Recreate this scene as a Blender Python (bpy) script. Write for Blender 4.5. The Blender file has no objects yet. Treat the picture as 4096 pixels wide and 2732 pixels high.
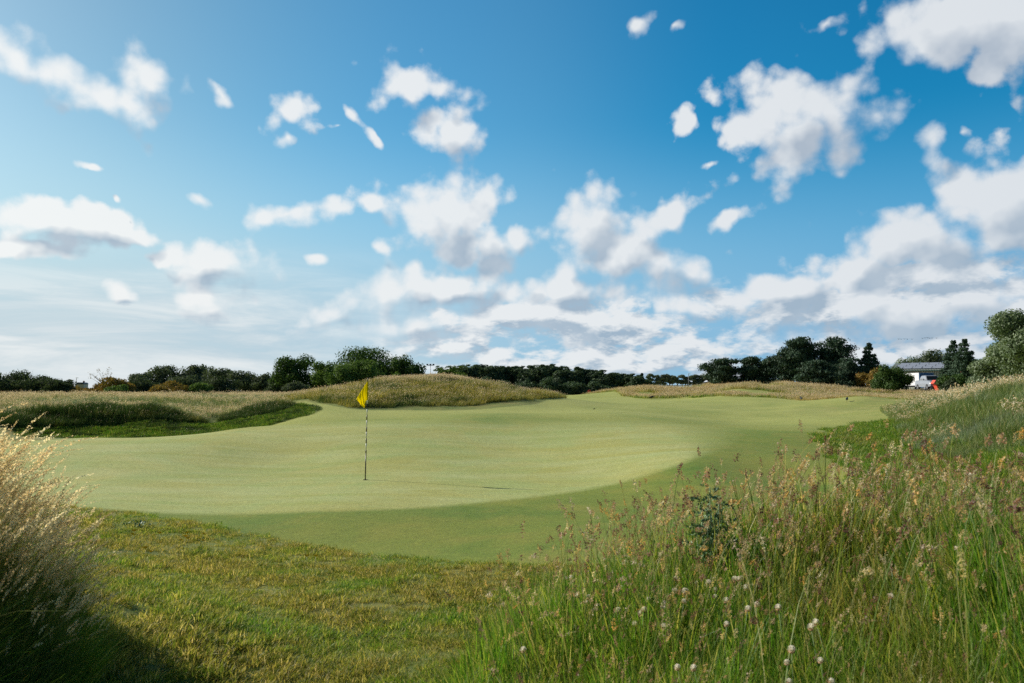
import bpy, bmesh, math, random
import numpy as np
from mathutils import Vector, Matrix, Euler

PI = math.pi
R = math.radians
SC = bpy.context.scene
COL = SC.collection

# ------------------------------------------------------------------ camera
CAM_H = 1.85
PITCH = math.atan(199.0 / 3186.0)
FT = 4096 * 28.0 / 36.0
cam_d = bpy.data.cameras.new("camera")
cam_d.lens = 28.0
cam_d.sensor_width = 36.0
cam_d.clip_start = 0.05
cam_d.clip_end = 20000
cam_d.dof.use_dof = True
cam_d.dof.focus_distance = 18.0
cam_d.dof.aperture_fstop = 5.0
cam = bpy.data.objects.new("camera", cam_d)
cam.location = (0, 0, CAM_H)
cam.rotation_euler = (PI / 2 + PITCH, 0, 0)
COL.objects.link(cam)
SC.camera = cam
SC.view_settings.view_transform = 'Standard'
SC.view_settings.look = 'None'
SC.view_settings.exposure = 0.0
SC.view_settings.gamma = 1.0
SC.render.engine = 'CYCLES'
SC.cycles.max_bounces = 6
SC.cycles.diffuse_bounces = 3
SC.cycles.transmission_bounces = 3
SC.cycles.glossy_bounces = 2
SC.cycles.use_denoising = False
SC.cycles.use_adaptive_sampling = True
SC.cycles.adaptive_threshold = 0.012

# ------------------------------------------------------------------ sun direction (to the sun): left and a little beyond
SUN_EL = R(29.0)
SUN_AZ = math.atan2(-3.4, 1.55)          # angle from +Y, clockwise positive to +X
sun_dir = Vector((math.sin(SUN_AZ) * math.cos(SUN_EL), math.cos(SUN_AZ) * math.cos(SUN_EL), math.sin(SUN_EL)))
sl = bpy.data.lights.new("sun", 'SUN')
sl.energy = 5.0
sl.angle = R(0.5)
sl.color = (1.0, 0.92, 0.80)
so = bpy.data.objects.new("sun", sl)
so.rotation_euler = (-sun_dir).to_track_quat('-Z', 'Y').to_euler()
COL.objects.link(so)


# ------------------------------------------------------------------ node helper
class NG:
    def __init__(self, nt):
        self.nt = nt

    def new(self, t, **kw):
        n = self.nt.nodes.new(t)
        for k, v in kw.items():
            setattr(n, k, v)
        return n

    def put(self, sock, v):
        if hasattr(v, 'is_output'):
            self.nt.links.new(v, sock)
        elif v is not None:
            try:
                sock.default_value = v
            except Exception:
                sock.default_value = tuple(v) + (1.0,)

    def m(self, op, a, b=None, c=None, clamp=False):
        n = self.new('ShaderNodeMath', operation=op, use_clamp=clamp)
        self.put(n.inputs[0], a)
        if b is not None: self.put(n.inputs[1], b)
        if c is not None: self.put(n.inputs[2], c)
        return n.outputs[0]

    def vm(self, op, a, b=None, out=0, scale=None):
        n = self.new('ShaderNodeVectorMath', operation=op)
        self.put(n.inputs[0], a)
        if b is not None: self.put(n.inputs[1], b)
        if scale is not None: self.put(n.inputs['Scale'], scale)
        return n.outputs[out]

    def noise(self, vec, scale, detail=4, rough=0.55, dist=0.0, out=0, dim='3D'):
        n = self.new('ShaderNodeTexNoise', noise_dimensions=dim)
        if vec is not None: self.put(n.inputs['Vector'], vec)
        n.inputs['Scale'].default_value = scale
        n.inputs['Detail'].default_value = detail
        n.inputs['Roughness'].default_value = rough
        n.inputs['Distortion'].default_value = dist
        return n.outputs[out]

    def mr(self, v, a, b, c=0.0, d=1.0, smooth=False):
        n = self.new('ShaderNodeMapRange', interpolation_type='SMOOTHSTEP' if smooth else 'LINEAR')
        n.clamp = True
        self.put(n.inputs[0], v)
        for i, q in enumerate((a, b, c, d)):
            self.put(n.inputs[i + 1], q)
        return n.outputs[0]

    def mix(self, f, a, b, mode='MIX'):
        n = self.new('ShaderNodeMix', data_type='RGBA', blend_type=mode)
        self.put(n.inputs[0], f)
        for s, v in ((n.inputs[6], a), (n.inputs[7], b)):
            if hasattr(v, 'is_output'):
                self.nt.links.new(v, s)
            else:
                s.default_value = (v[0], v[1], v[2], 1)
        return n.outputs[2]

    def ramp(self, f, stops, interp='LINEAR'):
        n = self.new('ShaderNodeValToRGB')
        cr = n.color_ramp
        cr.interpolation = interp
        while len(cr.elements) < len(stops):
            cr.elements.new(0.5)
        for e, (p, c) in zip(cr.elements, stops):
            e.position = p
            e.color = (c[0], c[1], c[2], 1)
        self.put(n.inputs[0], f)
        return n.outputs[0]

    def attr(self, name):
        n = self.new('ShaderNodeAttribute', attribute_name=name)
        return n.outputs['Fac']

    def comb(self, x, y, z):
        n = self.new('ShaderNodeCombineXYZ')
        for s, v in zip(n.inputs, (x, y, z)): self.put(s, v)
        return n.outputs[0]

    def sep(self, v):
        n = self.new('ShaderNodeSeparateXYZ')
        self.put(n.inputs[0], v)
        return n.outputs


def ray(tx, ty):
    """direction through a point of the 4096 px wide view, scaled so that y = 1"""
    u, v = (tx - 2048) / FT, (ty - 1366) / FT
    dx = u
    dy = math.cos(PITCH) + v * math.sin(PITCH)
    dz = math.sin(PITCH) - v * math.cos(PITCH)
    return dx / dy, dz / dy


def S(tx, ty, d):
    rx, rz = ray(tx, ty)
    return (rx * d, d, CAM_H + rz * d)


# ------------------------------------------------------------------ world: Nishita sky with drifting cumulus
world = bpy.data.worlds.new("World")
SC.world = world
world.use_nodes = True
wt = world.node_tree
wt.nodes.clear()
W = NG(wt)

CLOUDS = [  # x, y (in a 2351 px wide view), rx, ry, tilt, weight : where the clouds stood that day
    (60, 135, 130, 48, -25, 1), (190, 200, 130, 46, -35, 1), (290, 240, 60, 32, -20, 1), (315, 165, 85, 48, -32, 1),
    (507, 213, 32, 16, -20, .9), (665, 245, 62, 44, 0, .9), (655, 305, 22, 36, 0, .8), (820, 262, 50, 18, -40, .7),
    (875, 312, 46, 16, -35, .7), (780, 288, 30, 12, 0, .6),
    (925, 188, 72, 52, 0, 1), (1012, 185, 38, 50, 20, .8), (1040, 290, 80, 66, 0, 1),
    (468, 455, 40, 18, -35, .7), (245, 445, 18, 12, -45, .7), (205, 385, 45, 16, -15, .6),
    (110, 505, 150, 48, 0, 1), (240, 512, 110, 42, -8, 1), (325, 530, 50, 28, 0, 1), (40, 570, 190, 22, 0, .8),
    (500, 608, 112, 52, -4, 1.1), (368, 582, 38, 26, 0, 1), (290, 665, 52, 26, -28, .9), (465, 688, 75, 30, 0, 1),
    (690, 500, 105, 34, 14, 1), (845, 460, 58, 36, 0, .9), (728, 602, 28, 12, 0, .8), (858, 583, 26, 16, -30, .7),
    (1020, 510, 125, 84, 0, 1.2), (1110, 560, 90, 76, 0, 1.2), (1190, 535, 40, 40, 0, .9),
    (1345, 515, 64, 95, 0, 1.2), (1405, 580, 112, 84, 0, 1.2), (1530, 615, 116, 56, -10, 1.1), (1460, 540, 60, 50, 0, 1),
    (1550, 492, 70, 48, 20, .8), (1695, 500, 75, 34, 12, .7),
    (1820, 285, 150, 112, 8, 1.2), (1925, 295, 84, 88, 0, 1.2), (1710, 315, 80, 60, 30, .9), (1620, 365, 60, 18, 0, .7),
    (1810, 365, 120, 45, 0, .8),
    (1490, 35, 58, 34, 0, .7), (1552, 60, 24, 14, 0, .5), (1572, 260, 38, 44, 0, .55), (1890, 45, 24, 18, 0, .5),
    (2200, 40, 175, 90, -15, 1.1), (2120, 110, 70, 54, 0, .9), (2330, 40, 130, 110, 0, 1.2),
    (2130, 320, 44, 66, -15, .7), (2200, 282, 16, 18, 0, .4),
    (2300, 450, 140, 110, 25, 1.2), (2300, 545, 110, 55, 0, 1), (2120, 570, 125, 92, 30, 1.2), (1980, 625, 120, 52, 25, 1.1),
    (1820, 672, 160, 50, 8, 1.1), (2020, 720, 230, 60, 0, 1.1), (2240, 700, 110, 74, 0, 1.1),
    (1590, 700, 120, 40, 0, .9), (1300, 672, 150, 48, 0, 1), (1310, 740, 150, 40, 0, .9),
    (920, 680, 95, 54, 0, 1.1), (1055, 672, 90, 46, 0, 1.1), (770, 722, 95, 48, 0, 1), (1000, 745, 190, 34, 0, .9),
]


def dens_group():
    g = bpy.data.node_groups.new("cloud_density", 'ShaderNodeTree')
    g.interface.new_socket('P', in_out='INPUT', socket_type='NodeSocketVector')
    g.interface.new_socket('D', in_out='OUTPUT', socket_type='NodeSocketFloat')
    g.interface.new_socket('Soft', in_out='OUTPUT', socket_type='NodeSocketFloat')
    G = NG(g)
    gi = g.nodes.new('NodeGroupInput')
    go = g.nodes.new('NodeGroupOutput')
    p = gi.outputs[0]
    # ragged outline: domain warp at two sizes
    w1 = G.noise(p, 8.0, 4, 0.52, 0, 1)
    w1 = G.vm('SUBTRACT', w1, (0.5, 0.5, 0.5))
    w1 = G.vm('MULTIPLY', w1, (0.085, 0.062, 0))
    q = G.vm('ADD', p, w1)
    acc = None
    for ci_, (cx, cy, rx, ry, tilt, wgt) in enumerate(CLOUDS):
        if acc is not None and ci_ % 6 == 0:      # keeps the node compiler working batch by batch
            mm = G.new('ShaderNodeVectorMath', operation='MULTIPLY_ADD')
            g.links.new(acc, mm.inputs[0])
            mm.inputs[1].default_value = (1e-9, 1e-9, 1e-9)
            g.links.new(q, mm.inputs[2])
            q = mm.outputs[0]
        s = 4096 / 2351.0
        dx, dz = ray(cx * s, cy * s)
        az = math.atan2(dx, 1.0)
        el = math.atan2(dz, math.hypot(dx, 1.0))
        k = 1828.6 * math.hypot(1, dx)
        n = G.new('ShaderNodeMapping', vector_type='TEXTURE')
        g.links.new(q, n.inputs[0])
        n.inputs['Location'].default_value = (az, el, 0)
        n.inputs['Rotation'].default_value = (0, 0, R(tilt))
        n.inputs['Scale'].default_value = (rx / k * 1.12, ry / k * 1.15, 1)
        ln = G.vm('LENGTH', n.outputs[0], out=1)
        if wgt != 1:
            ln = G.m('ADD', ln, (1 - wgt) * 0.8)
        acc = ln if acc is None else G.m('SMOOTH_MIN', acc, ln, 0.35)
    blob = G.m('SUBTRACT', 1.0, acc)
    puff = G.noise(p, 26.0, 8, 0.56, 0.1)
    puff = G.m('SUBTRACT', puff, 0.5)
    # rounded billows
    vo = G.new('ShaderNodeTexVoronoi', feature='SMOOTH_F1', voronoi_dimensions='2D')
    g.links.new(G.vm('ADD', p, G.vm('SCALE', w1, scale=0.35)), vo.inputs['Vector'])
    vo.inputs['Scale'].default_value = 21.0
    vo.inputs['Detail'].default_value = 1.5
    vo.inputs['Roughness'].default_value = 0.55
    vo.inputs['Smoothness'].default_value = 0.35
    bil = G.m('SUBTRACT', 0.42, vo.outputs['Distance'])
    d1 = G.m('MULTIPLY_ADD', puff, 1.15, blob)
    d1 = G.m('MULTIPLY_ADD', bil, 0.95, d1)
    d1 = G.m('ADD', d1, 0.21)
    # low broken layer towards the horizon, thinner to the left
    xyz = G.sep(p)
    el = xyz[1]
    st = G.comb(xyz[0], G.m('MULTIPLY', G.m('POWER', G.m('MAXIMUM', el, 0.001), 0.75), 1.55), 3.7)
    band = G.noise(st, 13.0, 7, 0.60, 0.15)
    side = G.mr(xyz[0], -0.30, -0.10, 0.0, 1.0, True)
    top = G.mr(xyz[0], -0.20, 0.50, 0.135, 0.20)
    fade = G.mr(G.m('DIVIDE', el, top), 0.62, 1.0, 1.0, 0.0, True)
    d2 = G.m('MULTIPLY', G.m('SUBTRACT', band, 0.395), 4.2)
    d2 = G.m('SUBTRACT', G.m('MULTIPLY', G.m('ADD', d2, 1.0), G.m('MULTIPLY', side, fade)), 1.0)
    g.links.new(G.m('MAXIMUM', d1, d2), go.inputs[0])
    soft = G.m('SUBTRACT', G.noise(p, 20.0, 3, 0.5), 0.5)
    s1 = G.m('MULTIPLY_ADD', soft, 1.7, blob)
    g.links.new(G.m('MAXIMUM', s1, G.m('MULTIPLY', d2, 0.9)), go.inputs[1])
    return g


tc = W.new('ShaderNodeTexCoord')
dirv = W.vm('NORMALIZE', tc.outputs['Generated'])
sx, sy, sz = W.sep(dirv)
az = W.m('ARCTAN2', sx, sy)
el = W.m('ARCSINE', sz)
pos = W.comb(az, el, 0)
dg = dens_group()


def dens(vec):
    n = W.new('ShaderNodeGroup')
    n.node_tree = dg
    wt.links.new(vec, n.inputs[0])
    return n.outputs[0], n.outputs[1]


sky = W.new('ShaderNodeTexSky', sky_type='NISHITA')
sky.sun_disc = False
sky.sun_elevation = SUN_EL
sky.sun_rotation = SUN_AZ
sky.altitude = 0
sky.air_density = 1.0
sky.dust_density = 0.6
sky.ozone_density = 2.6
hs = W.new('ShaderNodeHueSaturation')
hs.inputs['Hue'].default_value = 0.492
hs.inputs['Saturation'].default_value = 1.25
hs.inputs['Value'].default_value = 1.0
wt.links.new(sky.outputs[0], hs.inputs['Color'])
# thicker bright air towards the sun side, deep clear blue away from it
tint = W.ramp(W.mr(az, -0.55, 0.50, 0, 1), [(0.0, (.92, .89, .73)), (.5, (.58, .91, .89)), (.8, (.16, .78, .87)), (1.0, (.11, .76, .86))], 'EASE')
skyc = W.vm('SCALE', tint, scale=1.5)
skyc = W.mix(1.0, hs.outputs[0], skyc, 'MULTIPLY')
# thin high veil low on the left side
vn = W.noise(W.comb(W.m('MULTIPLY_ADD', el, 1.2, az), W.m('MULTIPLY', el, 7.0), 0.0), 4.0, 8, 0.62, 0.5)
vcov = W.m('MULTIPLY', W.mr(el, 0.20, 0.06, 0.0, 1.0, True), W.mr(az, 0.02, -0.36, 0.0, 1.0, True))
veil = W.m('MULTIPLY', W.mr(vn, 0.28, 0.66, 0.35, 1.0, True), vcov)
hz = W.mr(el, 0.34, 0.06, 0.0, 0.92, True)
base = W.mix(hz, skyc, W.mix(W.mr(az, -.5, .5), (4.9, 6.7, 7.7), (1.9, 4.3, 7.0)))
base = W.mix(W.m('MULTIPLY', veil, 0.92), base, W.mix(W.mr(vn, .4, .62), (5.6, 6.4, 7.0), (8.0, 8.4, 8.5)))
D0, S0 = dens(pos)
om = W.new('ShaderNodeVectorMath', operation='MULTIPLY_ADD')
wt.links.new(D0, om.inputs[0])
om.inputs[1].default_value = (1e-9, 1e-9, 1e-9)
wt.links.new(pos, om.inputs[2])
offv = W.m('MULTIPLY_ADD', el, 0.09, 0.008)
off = W.vm('ADD', om.outputs[0], W.comb(W.m('MULTIPLY', offv, -0.6), offv, 0))
D1, S1 = dens(off)
feather = W.noise(pos, 70.0, 6, 0.65)
alpha = W.m('POWER', W.mr(W.m('MULTIPLY_ADD', W.m('SUBTRACT', feather, 0.5), 0.35, D0), -0.10, W.mr(W.noise(pos, 5.0, 2), .35, .65, 0.34, 1.0), 0.0, 1.0, True), 0.85)
grad = W.m('MULTIPLY', W.m('SUBTRACT', S1, S0), W.mr(el, 0.05, 0.2, 1.15, 0.60))
gradf = W.m('MULTIPLY', W.m('SUBTRACT', D1, D0), 0.28)
shade = W.m('ADD', W.mr(S1, 0.05, 1.2, 0.0, 0.68, True), W.m('ADD', grad, gradf))
shade = W.m('ADD', shade, 0.10, None, True)
fine = W.noise(pos, 12.0, 4, 0.5)
shade = W.m('MULTIPLY', shade, W.mr(fine, 0.32, 0.66, 1.15, 0.70), None, True)
lit = W.mix(W.mr(az, -0.6, 0.6), (9.3, 9.4, 9.3), (7.3, 7.7, 8.1))
dark = W.mix(W.mr(el, 0.0, 0.30), (3.3, 4.5, 5.7), (4.3, 5.0, 5.9))
cloud = W.mix(shade, lit, dark)
body = W.mix(W.m('MULTIPLY', alpha, W.mr(az, -0.6, 0.4, 0.90, 0.97)), base, cloud)
# unseen sky overhead and behind, dimmed to cut ambient light and deepen shadows
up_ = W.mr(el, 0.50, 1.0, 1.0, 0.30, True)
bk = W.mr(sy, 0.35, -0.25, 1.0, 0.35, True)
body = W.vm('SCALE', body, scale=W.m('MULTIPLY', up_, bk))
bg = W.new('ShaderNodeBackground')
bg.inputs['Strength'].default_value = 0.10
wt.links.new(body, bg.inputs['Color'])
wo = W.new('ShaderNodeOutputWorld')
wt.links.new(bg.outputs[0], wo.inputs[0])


# ------------------------------------------------------------------ tagging and mesh helpers
def tag(o, label=None, cat=None, group=None, kind=None):
    if label: o['label'] = label
    if cat: o['category'] = cat
    if group: o['group'] = group
    if kind: o['kind'] = kind
    return o


def empty(name, loc, rz=0.0, label=None, cat=None, group=None):
    o = bpy.data.objects.new(name, None)
    o.location = loc
    o.rotation_euler = (0, 0, rz)
    o.empty_display_size = 0.3
    COL.objects.link(o)
    return tag(o, label, cat, group)


def np_mesh(name, V, F, attrs=None, smooth=False):
    V = np.asarray(V, np.float32).reshape(-1, 3)
    F = np.asarray(F, np.int32)
    k = F.shape[1]
    me = bpy.data.meshes.new(name)
    me.vertices.add(len(V))
    me.vertices.foreach_set('co', V.ravel())
    me.loops.add(F.size)
    me.loops.foreach_set('vertex_index', F.ravel())
    me.polygons.add(len(F))
    me.polygons.foreach_set('loop_start', np.arange(0, F.size, k, dtype=np.int32))
    me.polygons.foreach_set('loop_total', np.full(len(F), k, np.int32))
    me.polygons.foreach_set('use_smooth', np.full(len(F), smooth, bool))
    for an, a in (attrs or {}).items():
        at = me.attributes.new(an, 'FLOAT', 'POINT')
        at.data.foreach_set('value', np.asarray(a, np.float32).ravel())
    me.update(calc_edges=True)
    return me


def link(name, me, mat, parent=None):
    o = bpy.data.objects.new(name, me)
    COL.objects.link(o)
    if mat and not me.materials: me.materials.append(mat)
    if parent: o.parent = parent
    return o


def bobj(name, bm, mat, parent=None, smooth=False):
    me = bpy.data.meshes.new(name)
    bm.normal_update()
    bm.to_mesh(me)
    bm.free()
    for p in me.polygons: p.use_smooth = smooth
    return link(name, me, mat, parent)


def box(bm, c, s, bevel=0.0, rot=None):
    r = bmesh.ops.create_cube(bm, size=1.0)
    vs = r['verts']
    bmesh.ops.scale(bm, vec=s, verts=vs)
    if bevel:
        es = list({e for v in vs for e in v.link_edges})
        rr = bmesh.ops.bevel(bm, geom=es, offset=bevel, segments=2, affect='EDGES', profile=0.6)
        vs = list({v for f in rr['faces'] for v in f.verts} | {v for v in vs if v.is_valid})
    if rot is not None:
        bmesh.ops.rotate(bm, cent=(0, 0, 0), matrix=rot, verts=vs)
    bmesh.ops.translate(bm, vec=c, verts=vs)
    return vs


def cyl(bm, a, b, r1, r2=None, seg=16, caps=True):
    a, b = Vector(a), Vector(b)
    r2 = r1 if r2 is None else r2
    q = (b - a).to_track_quat('Z', 'Y')
    rings = []
    for p, r in ((a, r1), (b, r2)):
        rings.append([bm.verts.new(p + q @ Vector((math.cos(2 * PI * i / seg) * r, math.sin(2 * PI * i / seg) * r, 0))) for i in range(seg)])
    for i in range(seg):
        j = (i + 1) % seg
        bm.faces.new((rings[0][i], rings[0][j], rings[1][j], rings[1][i]))
    if caps:
        bm.faces.new(rings[0][::-1])
        bm.faces.new(rings[1])


def tube(bm, pts, rad, seg=6):
    pts = [Vector(p) for p in pts]
    rings = []
    for i, p in enumerate(pts):
        t = (pts[min(i + 1, len(pts) - 1)] - pts[max(i - 1, 0)]).normalized()
        q = t.to_track_quat('Z', 'Y')
        r = rad[i]
        rings.append([bm.verts.new(p + q @ Vector((math.cos(2 * PI * k / seg) * r, math.sin(2 * PI * k / seg) * r, 0))) for k in range(seg)])
    for a, b in zip(rings, rings[1:]):
        for i in range(seg):
            j = (i + 1) % seg
            bm.faces.new((a[i], a[j], b[j], b[i]))
    bm.faces.new(rings[0][::-1])
    bm.faces.new(rings[-1])


def prism(bm, poly, y0, y1):
    """poly of (x, z) extruded along y"""
    a = [bm.verts.new((x, y0, z)) for x, z in poly]
    b = [bm.verts.new((x, y1, z)) for x, z in poly]
    n = len(poly)
    bm.faces.new(a)
    bm.faces.new(b[::-1])
    for i in range(n):
        j = (i + 1) % n
        bm.faces.new((a[i], b[i], b[j], a[j]))
    bmesh.ops.recalc_face_normals(bm, faces=bm.faces)


def pmat(name, col, rough=0.6, metal=0.0, var=0.12, scale=8.0, spec=0.5, bump=0.0):
    m = bpy.data.materials.new(name)
    m.use_nodes = True
    N = NG(m.node_tree)
    b = m.node_tree.nodes['Principled BSDF']
    tcn = N.new('ShaderNodeTexCoord')
    n = N.noise(tcn.outputs['Object'], scale, 5, 0.6)
    f = N.mr(n, 0.3, 0.7, 1 - var, 1 + var)
    c = N.vm('SCALE', (col[0], col[1], col[2]), scale=f)
    m.node_tree.links.new(c, b.inputs['Base Color'])
    b.inputs['Roughness'].default_value = rough
    b.inputs['Metallic'].default_value = metal
    b.inputs['Specular IOR Level'].default_value = spec
    if bump:
        bn = N.new('ShaderNodeBump')
        bn.inputs['Strength'].default_value = bump
        bn.inputs['Distance'].default_value = 0.02
        m.node_tree.links.new(n, bn.inputs['Height'])
        m.node_tree.links.new(bn.outputs[0], b.inputs['Normal'])
    return m


# ------------------------------------------------------------------ terrain height
CP = [  # world x, y, z
    (-6, 5, .55), (-3.1, 4.1, .85), (-1.5, 5, .15), (0.3, 5, .15), (2, 5, .48), (4, 5, .44), (8, 5, .5),
    (-5, 3, .9), (-2.6, 2.6, .70), (-1, 3, .25), (0.2, 3, .22), (1.2, 3.4, .46), (3, 3, .68),
    (-3, 0, .6), (0, 0, .25), (3, 0, .6), (-1.4, 3.8, .25),
    (-6, 8, .35), (-3.4, 8, .06), (-2, 7, .06), (0, 7, .05), (3, 7, .25), (5, 8, .18), (9, 8, .42), (2.2, 9, 0.0),
    (-8, 12, .1), (-3, 12, 0), (1, 12, 0), (5, 12, -.02), (8, 12, .15), (11, 12, .45),
    (-11, 17, .05), (-3.1, 17, 0), (2, 17, .08), (6, 16, .12), (8, 16, .25), (12, 17, .75),
    (-3, 14, 0), (-6, 21, .12), (0, 22, .27),
    (-15, 29, .02), (-10.5, 29.8, .12), (-40, 30, 1.2), (60, 40, 2.2), (-60, 80, 1.2), (40, 60, 1.9), (-100, 110, 1.1), (0, 170, 1.35), (100, 150, 2.0),
    (22, 50, 1.5), (-8, 60, 1.35), (2, 58, 1.15), (-60, 170, 1.1), (60, 180, 2.0),
]
CP += [S(*t) for t in [
    (350, 1747, 26), (700, 1745, 27), (950, 1716, 28.5), (1150, 1684, 31), (1250, 1655, 33),
    (600, 1735, 31), (350, 1655, 33.2), (600, 1650, 33.6), (840, 1692, 34.8), (1000, 1655, 36.4), (1130, 1636, 37.0), (200, 1672, 32.6), (50, 1690, 32.0), (600, 1640, 38), (300, 1640, 37), (900, 1650, 39),
    (200, 1722, 31), (450, 1712, 32), (700, 1692, 33), (900, 1684, 34.5), (1090, 1655, 35.5),
    (0, 1690, 30.6), (-200, 1680, 31),
    (0, 1606, 50), (300, 1608, 46), (500, 1598, 55), (900, 1596, 55), (0, 1590, 75), (700, 1590, 80),
    (1195, 1600, 38.5), (1290, 1619, 36), (1400, 1640, 34.5),
    (1700, 1526, 45), (1550, 1541, 44), (1400, 1570, 43), (1280, 1588, 42), (1900, 1546, 45), (2050, 1580, 44), (2180, 1597, 43),
    (1500, 1641, 35.5), (1700, 1640, 36), (1900, 1631, 37.5), (2100, 1616, 39.5), (2260, 1600, 44),
    (1500, 1600, 38.5), (1700, 1592, 40), (1900, 1595, 41),
    (1500, 1700, 26), (1800, 1680, 28), (1900, 1650, 33), (2200, 1662, 31), (2200, 1627, 40), (2400, 1650, 34), (2400, 1625, 43), (2400, 1602, 65),
    (2250, 1583, 105), (2420, 1581, 105),
    (2700, 1690, 29), (2830, 1722, 25.5), (2860, 1770, 21.5), (2790, 1848, 17),
    (2900, 1656, 40), (3150, 1672, 36), (3000, 1702, 31.5), (3150, 1712, 29), (3060, 1790, 20.5), (3300, 1742, 24.5), (3200, 1850, 17.5), (3500, 1885, 15.5),
    (2800, 1620, 50), (3200, 1612, 54), (3500, 1630, 45), (3400, 1680, 33), (2600, 1600, 66),
    (2600, 1554, 88), (2500, 1563, 88), (2450, 1585, 80), (2700, 1582, 80), (2780, 1562, 90), (2880, 1537, 94), (2830, 1580, 78),
    (3000, 1541, 73), (3150, 1548, 73), (3300, 1556, 73), (2950, 1591, 61), (3200, 1594, 60), (3400, 1592, 62), (3500, 1578, 72), (3080, 1560, 69),
    (3640, 1568, 85), (3720, 1562, 95), (3400, 1560, 92), (3700, 1562, 112),
    (3700, 1622, 36), (3850, 1611, 30), (3780, 1590, 50), (3600, 1600, 50), (4096, 1580, 24), (4300, 1570, 22), (3900, 1700, 22), (4096, 1705, 19), (3720, 1690, 26),
    (3490, 1705, 30), (3570, 1800, 22), (3700, 1852, 18), (3900, 1843, 16.5), (4096, 1812, 15.5),
]]
CP = np.array(CP, float)


def tpc(x, y):
    yy = y + 6.0
    r = np.hypot(x, yy)
    return np.stack([np.arctan2(x, yy) * 2.0, np.log(np.maximum(r, 1.0))], -1)


def tps(d2):
    return 0.5 * d2 * np.log(d2 + 1e-9)


_c = tpc(CP[:, 0], CP[:, 1])
_n = len(CP)
_K = tps(((_c[:, None] - _c[None]) ** 2).sum(-1)) + np.eye(_n) * 0.0006
_P = np.concatenate([np.ones((_n, 1)), _c], 1)
_A = np.block([[_K, _P], [_P.T, np.zeros((3, 3))]])
_w = np.linalg.solve(_A, np.concatenate([CP[:, 2], np.zeros(3)]))


def vnoise(x, y, seed=0):
    """smooth value noise"""
    xi, yi = np.floor(x).astype(np.int64), np.floor(y).astype(np.int64)
    fx, fy = x - xi, y - yi
    fx, fy = fx * fx * (3 - 2 * fx), fy * fy * (3 - 2 * fy)

    def h(a, b):
        n = (a * 374761393 + b * 668265263 + seed * 974711) & 0x7fffffff
        n = ((n ^ (n >> 13)) * 1274126177) & 0x7fffffff
        return ((n ^ (n >> 16)) & 0xffff) / 65535.0
    return ((h(xi, yi) * (1 - fx) + h(xi + 1, yi) * fx) * (1 - fy) + (h(xi, yi + 1) * (1 - fx) + h(xi + 1, yi + 1) * fx) * fy) * 2 - 1


def sstep(a, b, v):
    t = np.clip((v - a) / (b - a), 0, 1)
    return t * t * (3 - 2 * t)


def base_h(x, y):
    x, y = np.atleast_1d(np.asarray(x, float)), np.atleast_1d(np.asarray(y, float))
    sh = x.shape
    x, y = x.ravel(), y.ravel()
    out = np.empty(len(x))
    for i in range(0, len(x), 40000):
        c = tpc(x[i:i + 40000], y[i:i + 40000])
        k = tps(((c[:, None] - _c[None]) ** 2).sum(-1))
        out[i:i + 40000] = k @ _w[:_n] + _w[_n] + c @ _w[_n + 1:]
    r = np.hypot(x, y)
    ang = np.arctan2(x, y)
    far = 1.10 + 0.8 * sstep(0.1, 0.5, ang)
    out = out + (far - out) * sstep(115, 165, r)
    back = sstep(1.5, -6, y) + sstep(1.0, 1.5, np.abs(ang)) * sstep(4, 30, r)
    out = out + (0.6 - out) * np.clip(back, 0, 1)
    return out.reshape(sh)


def poly_world(pts):
    """ground outline: (tx, ty) finds the ground along a sight line, (tx, ty, d) gives the distance"""
    out = []
    ds = np.concatenate([np.arange(2, 60, 0.05), np.arange(60, 160, 0.4)])
    for p in pts:
        if len(p) == 3:
            x, y, _ = S(*p)
        elif p[0] is None:
            x, y = p[1]
        else:
            rx, rz = ray(*p)
            g = base_h(rx * ds, ds) - (CAM_H + rz * ds)
            k = int(np.argmax(g > 0))
            x, y = rx * ds[k], ds[k]
        out.append((x, y))
    return np.array(out)


def chaikin(P, n=2):
    for _ in range(n):
        Q = np.roll(P, -1, 0)
        P = np.stack([P * .75 + Q * .25, P * .25 + Q * .75], 1).reshape(-1, 2)
    return P


def sdf(P, x, y):
    """signed distance, positive inside"""
    sh = np.shape(x)
    x, y = np.ravel(x), np.ravel(y)
    d2 = np.full(len(x), 1e18)
    ins = np.zeros(len(x), bool)
    Q = np.roll(P, -1, 0)
    for (ax, ay), (bx, by) in zip(P, Q):
        ex, ey = bx - ax, by - ay
        t = np.clip(((x - ax) * ex + (y - ay) * ey) / (ex * ex + ey * ey + 1e-12), 0, 1)
        d2 = np.minimum(d2, (x - ax - t * ex) ** 2 + (y - ay - t * ey) ** 2)
        c = (ay > y) != (by > y)
        with np.errstate(divide='ignore', invalid='ignore'):
            xi = ax + (y - ay) * ex / (ey if ey != 0 else 1e-12)
        ins ^= c & (x < xi)
    return (np.where(ins, 1, -1) * np.sqrt(d2)).reshape(sh)


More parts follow.
